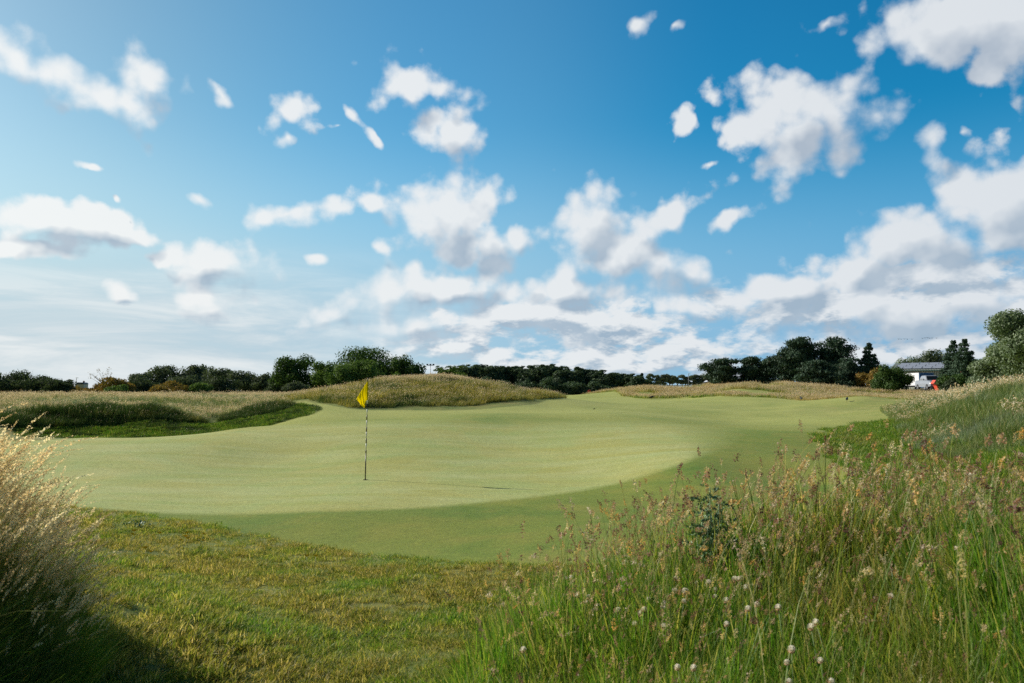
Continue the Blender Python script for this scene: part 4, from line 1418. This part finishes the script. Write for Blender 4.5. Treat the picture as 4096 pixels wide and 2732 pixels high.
for i, tx in enumerate([2606, 2640, 2674, 2706, 2738, 2770, 2802, 2834]):
    tree("far_tree", tx, 1493 + i * 1.4, 52, 165, 'thinwind', L_FAR, "far grey wind bent tree, %s from the left in the distant row" % ORD[i], "tree",
         "distant row of wind bent trees", 1300, base=1549)

# ------------------------------------------------------------------ shed with solar panels
M_wall = None


def corr_mat(name, col, sc, strength=.8):
    m = pmat(name, col, .55, var=.08, scale=1.5)
    nt = m.node_tree
    N = NG(nt)
    tcn = N.new('ShaderNodeTexCoord')
    xs = N.sep(tcn.outputs['Object'])[0]
    s = N.m('SINE', N.m('MULTIPLY', xs, sc))
    bn = N.new('ShaderNodeBump')
    bn.inputs['Strength'].default_value = strength
    bn.inputs['Distance'].default_value = .05
    nt.links.new(s, bn.inputs['Height'])
    nt.links.new(bn.outputs[0], nt.nodes['Principled BSDF'].inputs['Normal'])
    return m


cx, cy, _ = S(3716, 1500, 116)
shed = empty("shed", (cx + 1.5, cy, 2.0), R(-38), "pale corrugated shed with solar panels on its low roof", "shed")
WM = corr_mat("pale_green_sheeting", (.62, .66, .52), 24)
RM = corr_mat("roof_sheeting", (.22, .25, .22), 30)
SWd = 13.0
bm = bmesh.new()
# walls with a doorway on the right part: corrugations modelled as real ribs
ribs = 44
for i in range(ribs):
    xa = -SWd / 2 + i * SWd / ribs
    if 1.75 < xa < 4.2:
        box(bm, (xa + SWd / ribs / 2, 0, 2.75), (SWd / ribs * .62, .10, .35))
        continue
    box(bm, (xa + SWd / ribs / 2, 0, 1.45), (SWd / ribs * .62, .10, 2.9))
bobj("wall_ribs", bm, WM, shed)
bm = bmesh.new()
box(bm, (-2.4, .09, 1.45), (8.2, .08, 2.9))
box(bm, (5.35, .09, 1.45), (2.3, .08, 2.9))
box(bm, (2.95, .09, 2.75), (2.5, .08, .35))
box(bm, (-SWd / 2, 4.1, 1.45), (.08, 7.9, 2.9)); box(bm, (SWd / 2, 4.1, 1.45), (.08, 7.9, 2.9)); box(bm, (0, 8.1, 1.45), (13, .08, 2.9))
bobj("wall", bm, WM, shed)
bm = bmesh.new()
box(bm, (2.95, .02, 1.28), (.10, .06, 2.56)); 
box(bm, (1.76, -.06, 1.3), (.10, .06, 2.6)); box(bm, (4.15, -.06, 1.3), (.10, .06, 2.6)); box(bm, (2.95, -.06, 2.62), (2.5, .06, .08))
bobj("door_frame", bm, pmat("green_trim", (.10, .22, .17), .5), shed)
bm = bmesh.new()
box(bm, (2.35, .10, 1.28), (1.1, .05, 2.5)); box(bm, (3.55, .10, 1.28), (1.1, .05, 2.5))
bobj("door", bm, pmat("dark_door", (.03, .045, .04), .5), shed)
bm = bmesh.new()
prism(bm, [(-.45, 2.86), (4.2, 4.05), (8.6, 2.86), (8.6, 2.96), (4.2, 4.17), (-.45, 2.96)], -SWd / 2 - .3, SWd / 2 + .3)
bmesh.ops.rotate(bm, cent=(0, 0, 0), matrix=Matrix.Rotation(-PI / 2, 3, 'Z') @ Matrix.Scale(1, 3), verts=bm.verts)
bmesh.ops.scale(bm, vec=(1, -1, 1), verts=bm.verts)
bmesh.ops.recalc_face_normals(bm, faces=bm.faces)
bobj("roof", bm, RM, shed)
bm = bmesh.new()
box(bm, (0, -.52, 2.86), (SWd + .6, .12, .12), .02)
cyl(bm, (1.3, -.15, 0), (1.3, -.15, 2.8), .05)
bobj("gutter", bm, pmat("gutter_green", (.04, .12, .10), .4), shed, False)
M_pv = pmat("solar_sky_sheen", (.34, .37, .44), .35, var=.15, scale=.8)  # pale tone puts the sky's reflection into the panel colour
sl_a = math.atan2(1.19, 4.65)
for row in range(3):
    for k in range(9):
        bm = bmesh.new()
        box(bm, (0, 0, 0), (1.22, .98, .05), .01)
        p = bobj("solar_panel", bm, M_pv, shed)
        yy = .55 + row * 1.22
        p.location = (-5.6 + k * 1.32 + row * .25, yy, 2.96 + (yy + .45) * math.tan(sl_a) + .16)
        p.rotation_euler = (sl_a + R(4), 0, 0)

# ------------------------------------------------------------------ vehicles
M_tyre = pmat("tyre_rubber", (.02, .02, .02), .8)
M_rim = pmat("wheel_metal", (.45, .46, .48), .35, .7)
M_glass = pmat("dark_glass", (.012, .018, .022), .25, spec=.3)
M_silver = pmat("silver_paint", (.34, .37, .42), .4, .25, var=.03)
M_grille = pmat("grille_black", (.015, .016, .018), .4)
M_lamp = pmat("lamp_glass", (.80, .82, .84), .1)


def wheel(parent, x, y, r, w, side):
    bm = bmesh.new()
    prof = [(r * .62, -w / 2), (r * .93, -w / 2), (r, -w / 2 + .04), (r, w / 2 - .04), (r * .93, w / 2), (r * .62, w / 2)]
    sg = 28
    rings = []
    for pr, px in prof:
        rings.append([bm.verts.new((px, pr * math.cos(2 * PI * i / sg), pr * math.sin(2 * PI * i / sg))) for i in range(sg)])
    for a, b in zip(rings, rings[1:] + rings[:1]):
        for i in range(sg):
            bm.faces.new((a[i], a[(i + 1) % sg], b[(i + 1) % sg], b[i]))
    bmesh.ops.recalc_face_normals(bm, faces=bm.faces)
    t = bobj("wheel", bm, M_tyre, parent, True)
    t.location = (x, y, r)
    bm = bmesh.new()
    cyl(bm, (-w * .3, 0, 0), (w * .3, 0, 0), r * .625, r * .625, 24)
    for k in range(6):
        a = k * PI / 3
        box(bm, (side * w * .36, math.cos(a) * r * .32, math.sin(a) * r * .32), (.04, r * .5, r * .14), 0, Matrix.Rotation(0, 3, 'X'))
    bobj("rim", bm, M_rim, t)
    return t


def loft(bm, secs):
    """secs: list of closed rings (same count) of points"""
    rs = [[bm.verts.new(p) for p in s] for s in secs]
    n = len(rs[0])
    for a, b in zip(rs, rs[1:]):
        for i in range(n):
            bm.faces.new((a[i], a[(i + 1) % n], b[(i + 1) % n], b[i]))
    bm.faces.new(rs[0][::-1]); bm.faces.new(rs[-1])
    bmesh.ops.recalc_face_normals(bm, faces=bm.faces)


def cab_ring(y, w0, w1, z0, z1):
    return [(-w0, y, z0), (w0, y, z0), (w0 * 1.0, y, z0 + (z1 - z0) * .5), (w1, y, z1 - .06), (w1 - .1, y, z1), (-w1 + .1, y, z1), (-w1, y, z1 - .06), (-w0 * 1.0, y, z0 + (z1 - z0) * .5)]


# front of the vehicles is -Y
px_, py_, _ = S(3716, 1562, 96)
pz = hz1(px_, py_)
pk_ = empty("pickup_truck", (px_ + .15, py_, pz), R(-9), "silver double cab pickup facing the course in front of the white lorry", "pickup truck")
bm = bmesh.new()
loft(bm, [cab_ring(-2.45, .78, .70, .55, .98), cab_ring(-2.30, .88, .80, .45, 1.08), cab_ring(-1.2, .90, .84, .42, 1.20), cab_ring(-1.0, .90, .84, .40, 1.20), cab_ring(2.45, .90, .86, .45, 1.22), cab_ring(2.55, .86, .82, .55, 1.18)])
bobj("body", bm, M_silver, pk_, False)
bm = bmesh.new()
loft(bm, [cab_ring(-1.15, .82, .78, 1.16, 1.22), cab_ring(-.45, .80, .64, 1.16, 1.76), cab_ring(-.2, .80, .66, 1.16, 1.80), cab_ring(.9, .80, .66, 1.16, 1.79), cab_ring(1.15, .80, .70, 1.16, 1.25)])
bobj("cab", bm, M_silver, pk_, False)
bm = bmesh.new()
vs = [(-.68, -1.08, 1.24), (.68, -1.08, 1.24), (.56, -.50, 1.70), (-.56, -.50, 1.70)]
f0 = [bm.verts.new((x, y - .03, z + .02)) for x, y, z in vs]
f1 = [bm.verts.new((x, y + .05, z)) for x, y, z in vs]
bm.faces.new(f0); bm.faces.new(f1[::-1])
for i in range(4): bm.faces.new((f0[i], f0[(i + 1) % 4], f1[(i + 1) % 4], f1[i]))
bmesh.ops.recalc_face_normals(bm, faces=bm.faces)
bobj("windscreen", bm, M_glass, pk_)
for s in (-1, 1):
    for y0_, y1_ in ((-.72, .12), (.2, .92)):
        bm = bmesh.new()
        v = [(s * .815, y0_ + (.2 if y0_ < -.5 else 0), 1.26), (s * .815, y1_, 1.26), (s * .70, y1_ - (.12 if y1_ > .5 else 0), 1.66), (s * .70, y0_ + (.45 if y0_ < -.5 else 0), 1.66)]
        a = [bm.verts.new(p) for p in v]; b = [bm.verts.new((p[0] - s * .05, p[1], p[2])) for p in v]
        bm.faces.new(a); bm.faces.new(b[::-1])
        for i in range(4): bm.faces.new((a[i], a[(i + 1) % 4], b[(i + 1) % 4], b[i]))
        bmesh.ops.recalc_face_normals(bm, faces=bm.faces)
        bobj("side_window", bm, M_glass, pk_)
    bm = bmesh.new(); box(bm, (s * .64, -2.33, .90), (.30, .16, .17), .03); bobj("headlight", bm, M_lamp, pk_)
    bm = bmesh.new(); box(bm, (s * .98, -.78, 1.28), (.16, .10, .18), .03); bobj("mirror", bm, M_silver, pk_)
bm = bmesh.new(); box(bm, (0, -2.43, .90), (.86, .08, .20), .02); box(bm, (0, -2.475, .90), (.80, .02, .03)); bobj("grille", bm, M_grille, pk_)
bm = bmesh.new(); box(bm, (0, -2.50, .60), (1.66, .16, .24), .05); bobj("bumper", bm, M_silver, pk_)
bm = bmesh.new(); box(bm, (0, -2.585, .50), (1.0, .03, .10), .01); bobj("lower_intake", bm, M_grille, pk_)
bm = bmesh.new(); box(bm, (0, -2.60, .63), (.50, .02, .10)); bobj("number_plate", bm, M_white, pk_)
bm = bmesh.new(); box(bm, (0, -1.65, 1.20), (.40, .30, .06), .02); bobj("bonnet_scoop", bm, M_grille, pk_)
for s in (-1, 1):
    wheel(pk_, s * .80, -1.62, .38, .26, s)
    wheel(pk_, s * .80, 1.55, .38, .26, s)

M_body = pmat("white_panels", (.80, .82, .84), .4, var=.03)
M_blue = pmat("blue_paint", (.035, .16, .36), .35)
tx_, ty_, _ = S(3700, 1560, 107)
tz = hz1(tx_, ty_)
lo = empty("box_lorry", (tx_ - .1, ty_, tz), R(2), "white box lorry with a blue cab parked behind the silver pickup", "lorry")
bm = bmesh.new(); box(bm, (0, 2.4, 1.50), (2.05, 6.0, 1.70), .04); bobj("cargo_box", bm, M_body, lo)
bm = bmesh.new(); box(bm, (0, -.62, 1.62), (2.0, .10, 1.45), .02); bobj("front_board", bm, M_blue, lo)
bm = bmesh.new()
loft(bm, [cab_ring(-2.35, .80, .72, .45, .98), cab_ring(-2.2, .92, .84, .40, 1.10), cab_ring(-1.55, .95, .78, .40, 1.85), cab_ring(-.70, .95, .80, .40, 1.95)])
bobj("cab", bm, M_blue, lo)
bm = bmesh.new()
vs = [(-.80, -2.16, 1.16), (.80, -2.16, 1.16), (.70, -1.60, 1.80), (-.70, -1.60, 1.80)]
f0 = [bm.verts.new((x, y - .04, z + .03)) for x, y, z in vs]; f1 = [bm.verts.new((x, y + .05, z)) for x, y, z in vs]
bm.faces.new(f0); bm.faces.new(f1[::-1])
for i in range(4): bm.faces.new((f0[i], f0[(i + 1) % 4], f1[(i + 1) % 4], f1[i]))
bmesh.ops.recalc_face_normals(bm, faces=bm.faces)
bobj("windscreen", bm, M_glass, lo)
for s in (-1, 1):
    bm = bmesh.new(); box(bm, (s * 1.14, -1.85, 1.30), (.22, .12, .34), .03); bobj("mirror", bm, M_body, lo)
    bm = bmesh.new(); box(bm, (s * .70, -2.36, .78), (.30, .08, .18), .03); bobj("headlight", bm, M_lamp, lo)
    wheel(lo, s * .85, -1.75, .36, .24, s)
    wheel(lo, s * .85, 3.3, .36, .24, s)
bm = bmesh.new(); box(bm, (0, 2.2, .55), (1.5, 6.2, .18), .02); bobj("chassis", bm, M_grille, lo)
bm = bmesh.new(); box(bm, (0, -2.38, .52), (1.7, .14, .22), .03); bobj("bumper", bm, M_grille, lo)

# orange hopper: a tapering steel chute, its rim on the left
hx_, hy_, _ = S(3741, 1562, 92)
hzz = hz1(hx_, hy_)
M_or = pmat("orange_paint", (.80, .10, .045), .45)
hp = empty("orange_hopper", (hx_, hy_, hzz - .25), 0, "bright orange tapering machine hopper standing before the pickup", "machine hopper")
bm = bmesh.new()
prism(bm, [(.42, .05), (.52, .55), (.50, 1.05), (.46, 1.48), (-.08, 1.46), (-.36, 1.06), (-.18, .98), (.0, .78), (.26, .10)], -.35, .35)
bobj("chute", bm, M_or, hp)
bm = bmesh.new()
box(bm, (-.20, -.37, 1.22), (.09, .05, .50), .01, None)
bmesh.ops.rotate(bm, cent=(-.20, -.37, 1.22), matrix=Matrix.Rotation(R(35), 3, 'Y'), verts=bm.verts)
box(bm, (.12, -.37, 1.34), (.42, .05, .06), .01)
box(bm, (.36, -.38, 1.16), (.16, .06, .30), .02)
bobj("bracket", bm, M_grille, hp)
bm = bmesh.new(); box(bm, (.34, 0, .05), (.24, .8, .12), .02); bobj("foot", bm, M_or, hp)

# ------------------------------------------------------------------ floodlight mast, lamp posts, far house
M_mast = pmat("galvanised_steel", (.16, .17, .18), .5, .4)


def mast(name, tx, top, d, label, cat, heads, r=.06, base=None):
    x, y, zt = S(tx, top, d)
    g = hz1(x, y)
    rt = empty(name, (x, y, g), 0, label, cat)
    bm = bmesh.new(); cyl(bm, (0, 0, -.2), (0, 0, zt - g), r, r * .7, 10); bobj("pole", bm, M_mast, rt, True)
    if heads > 1:
        bm = bmesh.new(); box(bm, (0, 0, zt - g - .12), (1.0, .08, .08)); bobj("crossbar", bm, M_mast, rt)
        for s in (-1, 0, 1)[:heads]:
            bm = bmesh.new(); box(bm, (s * .45, -.1, zt - g - .02), (.28, .24, .16), .03, Matrix.Rotation(R(25), 3, 'X')); bobj("lamp_head", bm, M_grille, rt)
    else:
        bm = bmesh.new(); box(bm, (.12, 0, zt - g + .03), (.45, .16, .08), .02); bobj("lamp_head", bm, M_body, rt)
    return rt


mast("floodlight_mast", 1722, 1458, 118, "thin floodlight mast rising behind the mound", "floodlight", 3, .05)
mast("street_lamp", 2754, 1496, 155, "thin street lamp standing in the distant row of trees", "street lamp", 1, .07)
mast("street_lamp", 306, 1512, 150, "tiny street lamp post beyond the left scrub", "street lamp", 1, .07)
hxw, hyw, zt = S(330, 1530, 190)
hs_ = empty("house", (hxw, hyw, 2.2), R(10), "tiny far house with a red chimney beyond the left scrub", "house")
bm = bmesh.new(); box(bm, (0, 0, 1.25), (2.6, 5, 2.5)); bobj("wall", bm, pmat("house_render", (.55, .5, .46), .8), hs_)
bm = bmesh.new(); prism(bm, [(-1.5, 2.2), (1.5, 2.2), (.9, 2.9), (-.9, 2.9)], -2.7, 2.7); rf = bobj("roof", bm, pmat("slate", (.07, .08, .10), .6), hs_)
hs_.scale = (.6, .6, .6)
bm = bmesh.new(); box(bm, (.5, 0, 3.05), (.6, .5, .8), .03); cyl(bm, (.5, 0, 3.4), (.5, 0, 3.65), .12); bobj("chimney", bm, pmat("red_brick", (.32, .12, .09), .8), rf)

# far pale fence right of the hedge
M_fence = pmat("pale_wood", (.25, .25, .22), .8)
fxa, fya, _ = S(2588, 1550, 140)
fxb, fyb, _ = S(2850, 1550, 140)
fe = empty("rail_fence", (0, 0, 0), 0, "low pale rail fence in front of the distant row of trees", "fence")
for i in range(14):
    u = i / 13
    x = fxa + (fxb - fxa) * u; y = fya + (fyb - fya) * u; g = hz1(x, y) + .55
    bm = bmesh.new(); box(bm, (x, y, g + .3), (.13, .13, 1.6)); bobj("post", bm, M_fence, fe)
for zr in (.55, .95):
    bm = bmesh.new(); box(bm, ((fxa + fxb) / 2, fya - .09, hz1(fxa, fya) + .5 + zr), (fxb - fxa + .3, .05, .12)); bobj("rail", bm, M_fence, fe)

# red tee marker far down the fairway
rx_, ry_, _ = S(2357, 1577, 100)
rm = empty("tee_marker", (rx_, ry_, hz1(rx_, ry_)), 0, "small red marker far down the fairway before the hedge", "marker")
bm = bmesh.new(); cyl(bm, (0, 0, -.05), (0, 0, .38), .03, .03, 8); bobj("stake", bm, M_mast, rm)
bm = bmesh.new(); box(bm, (0, 0, .42), (.32, .12, .36), .05); bobj("plate", bm, pmat("red_paint", (.60, .05, .04), .5), rm)

# ------------------------------------------------------------------ birds
M_crow = pmat("black_feathers", (.018, .018, .022), .45)


def crow(tx, ty, d, L, rz, label):
    x, y, _ = S(tx, ty, d)
    # stand it on the ground it is seen against
    g = hz1(x, y)
    rt = empty("crow", (x, y, g), rz, label, "crow", "crows on the fairway")
    bm = bmesh.new()
    secs = []
    prof = [(-.62, .02, .44), (-.40, .05, .50), (-.15, .15, .58), (.10, .19, .66), (.30, .15, .78), (.40, .09, .90), (.50, .10, .98), (.60, .07, .99), (.68, .03, .96), (.82, .008, .93)]
    for px2, r, z in prof:
        secs.append([(px2 * L, math.cos(2 * PI * i / 12) * r * L, z * L * .62 + math.sin(2 * PI * i / 12) * r * L * (.5 if px2 < -.3 else 1)) for i in range(12)])
    loft(bm, secs)
    bobj("body", bm, M_crow, rt, True)
    bm = bmesh.new()
    for s in (-1, 1):
        tube(bm, [(.05 * L, s * .07 * L, .34 * L), (.02 * L, s * .07 * L, .15 * L), (.06 * L, s * .07 * L, 0)], [.02 * L, .013 * L, .012 * L], 6)
        tube(bm, [(.0, s * .07 * L, .005), (.16 * L, s * .07 * L, .005)], [.012 * L, .006 * L], 5)
    bobj("legs", bm, M_grille, rt)
    return rt


crow(3205, 1602, 57, .42, R(80), "black crow standing on the right side of the fairway below the pines")
crow(3388, 1624, 48, .40, R(60), "black crow standing nearest the right bank of marram")
crow(2605, 1596, 70, .46, R(10), "black crow standing in front of the low golden mound")
crow(2232, 1588, 92, .36, R(190), "tiny crow beside the right foot of the mound")
crow(2376, 1638, 38, .11, R(20), "small dark bird alone in the middle of the fairway")
geese = [(440, 262), (487, 262), (540, 259), (600, 261), (683, 262), (876, 247), (925, 240), (967, 237), (1007, 243), (1052, 241), (1135, 243)]
src = None
for i, (a, b) in enumerate(geese):
    x, y, z = S(3500 + a / 4.613, 1300 + b / 4.613, 330)
    if src is None:
        rt = empty("flying_bird", (x, y, z), R(80), None, "bird")
        bm = bmesh.new()
        loft(bm, [[(px2, math.cos(2 * PI * k / 8) * r, math.sin(2 * PI * k / 8) * r) for k in range(8)] for px2, r in ((-.42, .03), (-.25, .09), (0, .13), (.22, .10), (.36, .04), (.55, .035), (.62, .05), (.70, .015))])
        bobj("body", bm, M_crow, rt, True)
        for s in (-1, 1):
            bm = bmesh.new()
            loft(bm, [[(.16, s * .08, .03), (-.16, s * .08, .03), (-.16, s * .08, .05), (.16, s * .08, .06)], [(.14, s * .40, .16), (-.12, s * .40, .16), (-.12, s * .40, .175), (.14, s * .40, .185)], [(-.02, s * .72, .10), (-.10, s * .72, .10), (-.10, s * .72, .11), (-.02, s * .72, .112)]])
            bobj("wing", bm, M_crow, rt)
        src = rt
    else:
        rt = src.copy(); COL.objects.link(rt); rt.location = (x, y, z)
        for ch in list(src.children):
            c = ch.copy(); COL.objects.link(c); c.parent = rt
    tag(rt, "dark bird flying in the line over the shed, %s from the left" % ORD[i], "bird", "birds flying in a line")

M_petal0 = bpy.data.materials.new("clover_petal")
M_petal0.use_nodes = True
N = NG(M_petal0.node_tree)
M_petal0.node_tree.nodes.clear()
d_ = N.new('ShaderNodeBsdfDiffuse'); d_.inputs[0].default_value = (.90, .87, .78, 1)
t_ = N.new('ShaderNodeBsdfTranslucent'); t_.inputs[0].default_value = (.95, .90, .76, 1)
mx = N.new('ShaderNodeMixShader'); mx.inputs[0].default_value = .55
M_petal0.node_tree.links.new(d_.outputs[0], mx.inputs[1]); M_petal0.node_tree.links.new(t_.outputs[0], mx.inputs[2])
oo = N.new('ShaderNodeOutputMaterial'); M_petal0.node_tree.links.new(mx.outputs[0], oo.inputs[0])
# ------------------------------------------------------------------ clover, buttercups, thistle, weed, stone
M_petal = M_petal0
M_petal2 = pmat("clover_faded", (.50, .30, .18), .7, var=.2)
M_stem = pmat("green_stem", (.10, .17, .05), .6)
M_thistle = pmat("thistle_leaf", (.14, .26, .13), .55, var=.25)
M_butter = pmat("buttercup_petal", (.85, .56, .01), .3, var=.05)


def petals(n, r, zlo, zhi, L, wd, flat=1.0):
    bm = bmesh.new()
    for i in range(n):
        a = i * 2.399963
        t = (i + .5) / n
        ph = zlo + (zhi - zlo) * t
        d = Vector((math.cos(a) * math.cos(ph), math.sin(a) * math.cos(ph), math.sin(ph) * flat))
        c = d * r
        up = Vector((0, 0, 1))
        s = d.cross(up).normalized() * wd
        k = (d + up * .25).normalized() * L
        q = [bm.verts.new(c - s * .4), bm.verts.new(c - s + k * .6), bm.verts.new(c + k), bm.verts.new(c + s + k * .6), bm.verts.new(c + s * .4)]
        bm.faces.new(q)
    return bm


def clover_proto():
    rt = empty("clover_flower", (0, 0, 0), 0)
    bm = bmesh.new(); tube(bm, [(0, 0, -.30), (.004, .002, -.15), (0, 0, -.004)], [.0013, .0012, .0011], 6); bobj("stem", bm, M_stem, rt, True)
    bm = petals(70, .005, -.15, 1.5, .0085, .0022, 1.0); bobj("petals", bm, M_petal, rt)
    bm = petals(16, .004, -.9, -.3, .0075, .002, 1.0); bobj("faded_petals", bm, M_petal2, rt)
    return rt


def dup(src_, loc, rz, sc, tiltv=(0, 0)):
    r = src_.copy(); COL.objects.link(r)
    r.location = loc; r.rotation_euler = (tiltv[0], tiltv[1], rz); r.scale = (sc,) * 3
    for ch in list(src_.children):
        c = ch.copy(); COL.objects.link(c); c.parent = r
    return r


# heads in the photo: (tx, ty)
CL = []
for a, b in [(1425, 740), (1183, 815), (1235, 803), (1305, 800), (1350, 818), (1430, 830), (1178, 875), (1210, 862), (1043, 865), (1040, 895), (1495, 920), (1580, 868), (1660, 858), (1645, 888),
             (1710, 910), (1708, 960), (1785, 985), (1750, 870), (1848, 835), (1890, 832), (1372, 962), (1420, 918), (1205, 985), (1235, 980), (1345, 1010), (1340, 1040), (1018, 1055), (1200, 1048),
             (1180, 1075), (805, 960), (735, 945), (630, 955), (645, 828), (682, 822), (1340, 1170), (1940, 1045), (925, 695), (1135, 1155), (345, 1335), (1555, 1465), (1440, 1460), (1485, 992),
             (1590, 890), (1700, 835), (795, 1000)]:
    CL.append((1900 + a / 1.778, 1850 + b / 1.778))
for a, b in [(85, 908), (60, 915), (105, 905), (135, 965), (205, 1070), (145, 1098), (340, 1090), (550, 1215), (582, 1185), (395, 1440), (610, 1428), (425, 1358), (10, 1195), (408, 1562), (680, 1562),
             (1062, 1018), (165, 755), (200, 760), (255, 778)]:
    CL.append((2900 + a / 1.597, 1750 + b / 1.597))
cp = clover_proto()
ds_ = np.arange(2.2, 9, .02)
for i, (tx, ty) in enumerate(CL):
    rx, rz_ = ray(tx, ty)
    zz_ = CAM_H + rz_ * ds_ - base_h(rx * ds_, ds_)
    k = int(np.argmax(zz_ < .47 + random.uniform(-.03, .06)))
    d = ds_[k]
    loc = (rx * d, d, CAM_H + rz_ * d)
    o = cp if i == 0 else dup(cp, loc, random.uniform(0, 6.28), 1)
    s = random.uniform(1.05, 1.5) * (d / 3.6) ** .5
    o.location = loc; o.scale = (s,) * 3
    o.rotation_euler = (random.uniform(-.25, .25), random.uniform(-.25, .25), random.uniform(0, 6.28))
    tag(o, "white clover flower standing among the near right meadow grass", "clover flower", "white clover flowers in the near right meadow grass")


def ground_hit(tx, ty):
    rx, rz_ = ray(tx, ty)
    k = int(np.argmax(base_h(rx * DS, DS) > CAM_H + rz_ * DS))
    return rx * DS[k], DS[k]


DS = np.arange(2.0, 40, .02)
bp_ = None
BC = [(300 + a / 1.885, 1900 + b / 1.885) for a, b in [(447, 505), (400, 560), (622, 523), (860, 511), (934, 543), (938, 582), (783, 572), (811, 567), (839, 568), (526, 673), (561, 681), (1737, 743), (1795, 738)]]
for i, (tx, ty) in enumerate(BC):
    x, y = ground_hit(tx, ty + 14)
    z = hz1(x, y)
    if bp_ is None:
        bp_ = empty("buttercup", (x, y, z), 0)
        bm = bmesh.new(); tube(bm, [(0, 0, -.02), (.004, 0, .05), (0, 0, .085)], [.0012] * 3, 5); bobj("stem", bm, M_stem, bp_, True)
        bm = bmesh.new()
        for k in range(5):
            a = k * 2 * PI / 5
            e1, e2 = Vector((math.cos(a), math.sin(a), .55)), Vector((-math.sin(a), math.cos(a), 0))
            c0 = Vector((0, 0, .085))
            bm.faces.new([bm.verts.new(c0 + v) for v in (e1 * .003 - e2 * .003, e1 * .012 - e2 * .0095, e1 * .019 - e2 * .005, e1 * .019 + e2 * .005, e1 * .012 + e2 * .0095, e1 * .003 + e2 * .003)])
        bobj("petals", bm, M_butter, bp_)
        bm = bmesh.new(); bmesh.ops.create_icosphere(bm, subdivisions=2, radius=.006, matrix=Matrix.Translation((0, 0, .09))); bobj("flower_centre", bm, M_butter, bp_, True)
        o = bp_
    else:
        o = dup(bp_, (x, y, z), random.uniform(0, 6.28), 1)
    sc_ = random.uniform(1.4, 1.9)
    o.scale = (sc_,) * 3
    o.location = (x, y, z)
    o.rotation_euler = (R(-18), random.uniform(-.2, .2), random.uniform(-.4, .4))
    tag(o, "small yellow buttercup flowering in the short rough grass", "buttercup", "buttercups in the short rough grass")

# thistle rising out of the near right grass
x, y, zt = S(2840, 1950, 4.6)
g = hz1(x, y)
H_ = zt - g
th = empty("thistle", (x, y, g), 0, "dark blue green thistle standing above the meadow grass", "thistle")
bm = bmesh.new()
stems = [((0, 0), H_), ((-.05, .02), H_ * .90), ((.045, -.03), H_ * .95), ((-.09, -.02), H_ * .76), ((.08, .05), H_ * .82), ((.02, .05), H_ * .88), ((-.03, -.05), H_ * .83), ((.13, -.02), H_ * .62)]
for (ox, oy), hh in stems:
    tube(bm, [(ox * .2, oy * .2, -.02), (ox * .6, oy * .6, hh * .5), (ox, oy, hh)], [.006, .005, .003], 7)
bobj("stem", bm, M_thistle, th, True)
Vt, Ft = [], []
for (ox, oy), hh in stems:
    for i in range(26):
        t = .22 + .78 * (i / 25)
        c = Vector((ox * t, oy * t, hh * t)) + Vector((random.gauss(0, .02), random.gauss(0, .02), 0))
        a = i * 2.4 + ox * 9
        L = (.115 - .045 * t) * random.uniform(.7, 1.2)
        d = Vector((math.cos(a), math.sin(a), random.uniform(.1, .9))).normalized()
        for k in range(13):
            u = (k + 1) / 13
            p_ = c + d * L * u + Vector((0, 0, -.3 * L * u * u))
            e_ = (d * .7 + Vector((random.gauss(0, .7), random.gauss(0, .7), random.gauss(.2, .6)))).normalized() * L * .34
            s_ = e_.cross(Vector((random.gauss(0, 1), random.gauss(0, 1), random.gauss(0, 1)))).normalized() * L * .08
            b0 = len(Vt)
            Vt += [tuple(p_), tuple(p_ + e_ * .4 + s_), tuple(p_ + e_), tuple(p_ + e_ * .4 - s_)]
            Ft.append((b0, b0 + 1, b0 + 2, b0 + 3))
link("leaves", np_mesh("leaves", Vt, Ft), M_thistle, th)

# small broad leafed weed on the lip of the near rough
x, y = ground_hit(545, 2118)
g = hz1(x, y)
wd_ = empty("weed", (x, y, g), 0, "small dark leafy weed at the edge of the apron below the tussock", "weed")
Vt, Ft = [], []
for i in range(60):
    a = random.uniform(0, 6.28); r = random.uniform(.0, .16); zc = random.uniform(.02, .10) * (1 - r * 3)
    c = Vector((math.cos(a) * r * 1.3, math.sin(a) * r, zc))
    d = Vector((random.uniform(-1, 1), random.uniform(-1, 1), .5)).normalized() * .022
    s = d.cross(Vector((0, 0, 1))).normalized() * .011
    b0 = len(Vt)
    Vt += [tuple(c - d), tuple(c + s), tuple(c + d), tuple(c - s)]
    Ft.append((b0, b0 + 1, b0 + 2, b0 + 3))
link("leaves", np_mesh("leaves", Vt, Ft), M_thistle, wd_)
bm = bmesh.new(); tube(bm, [(-.06, 0, 0), (-.07, 0, .09), (-.10, 0, .17)], [.002, .002, .001], 5); tube(bm, [(0, 0, 0), (.02, 0, .06)], [.003, .002], 5); bobj("stem", bm, M_thistle, wd_)

# pale blue grey stone half hidden in the meadow
x, y = 1.75, 5.35
bm = bmesh.new()
bmesh.ops.create_icosphere(bm, subdivisions=4, radius=1)
for v in bm.verts:
    n = vnoise(np.array([v.co.x * 1.7 + 3]), np.array([v.co.y * 1.7 + v.co.z]), 9)[0]
    v.co = Vector((v.co.x * .22, v.co.y * .15, v.co.z * .16)) * (1 + .16 * n)
x, y = ground_hit(3088, 2180)
z = hz1(x, y) + .02
st_ = bobj("stone", bm, pmat("blue_grey_stone", (.30, .34, .42), .8, var=.3, scale=12, bump=.5), None, True)
st_.location = (x, y, z)
tag(st_, "pale blue grey stone half hidden in the near right meadow grass", "stone")
print("objects", len(SC.objects))
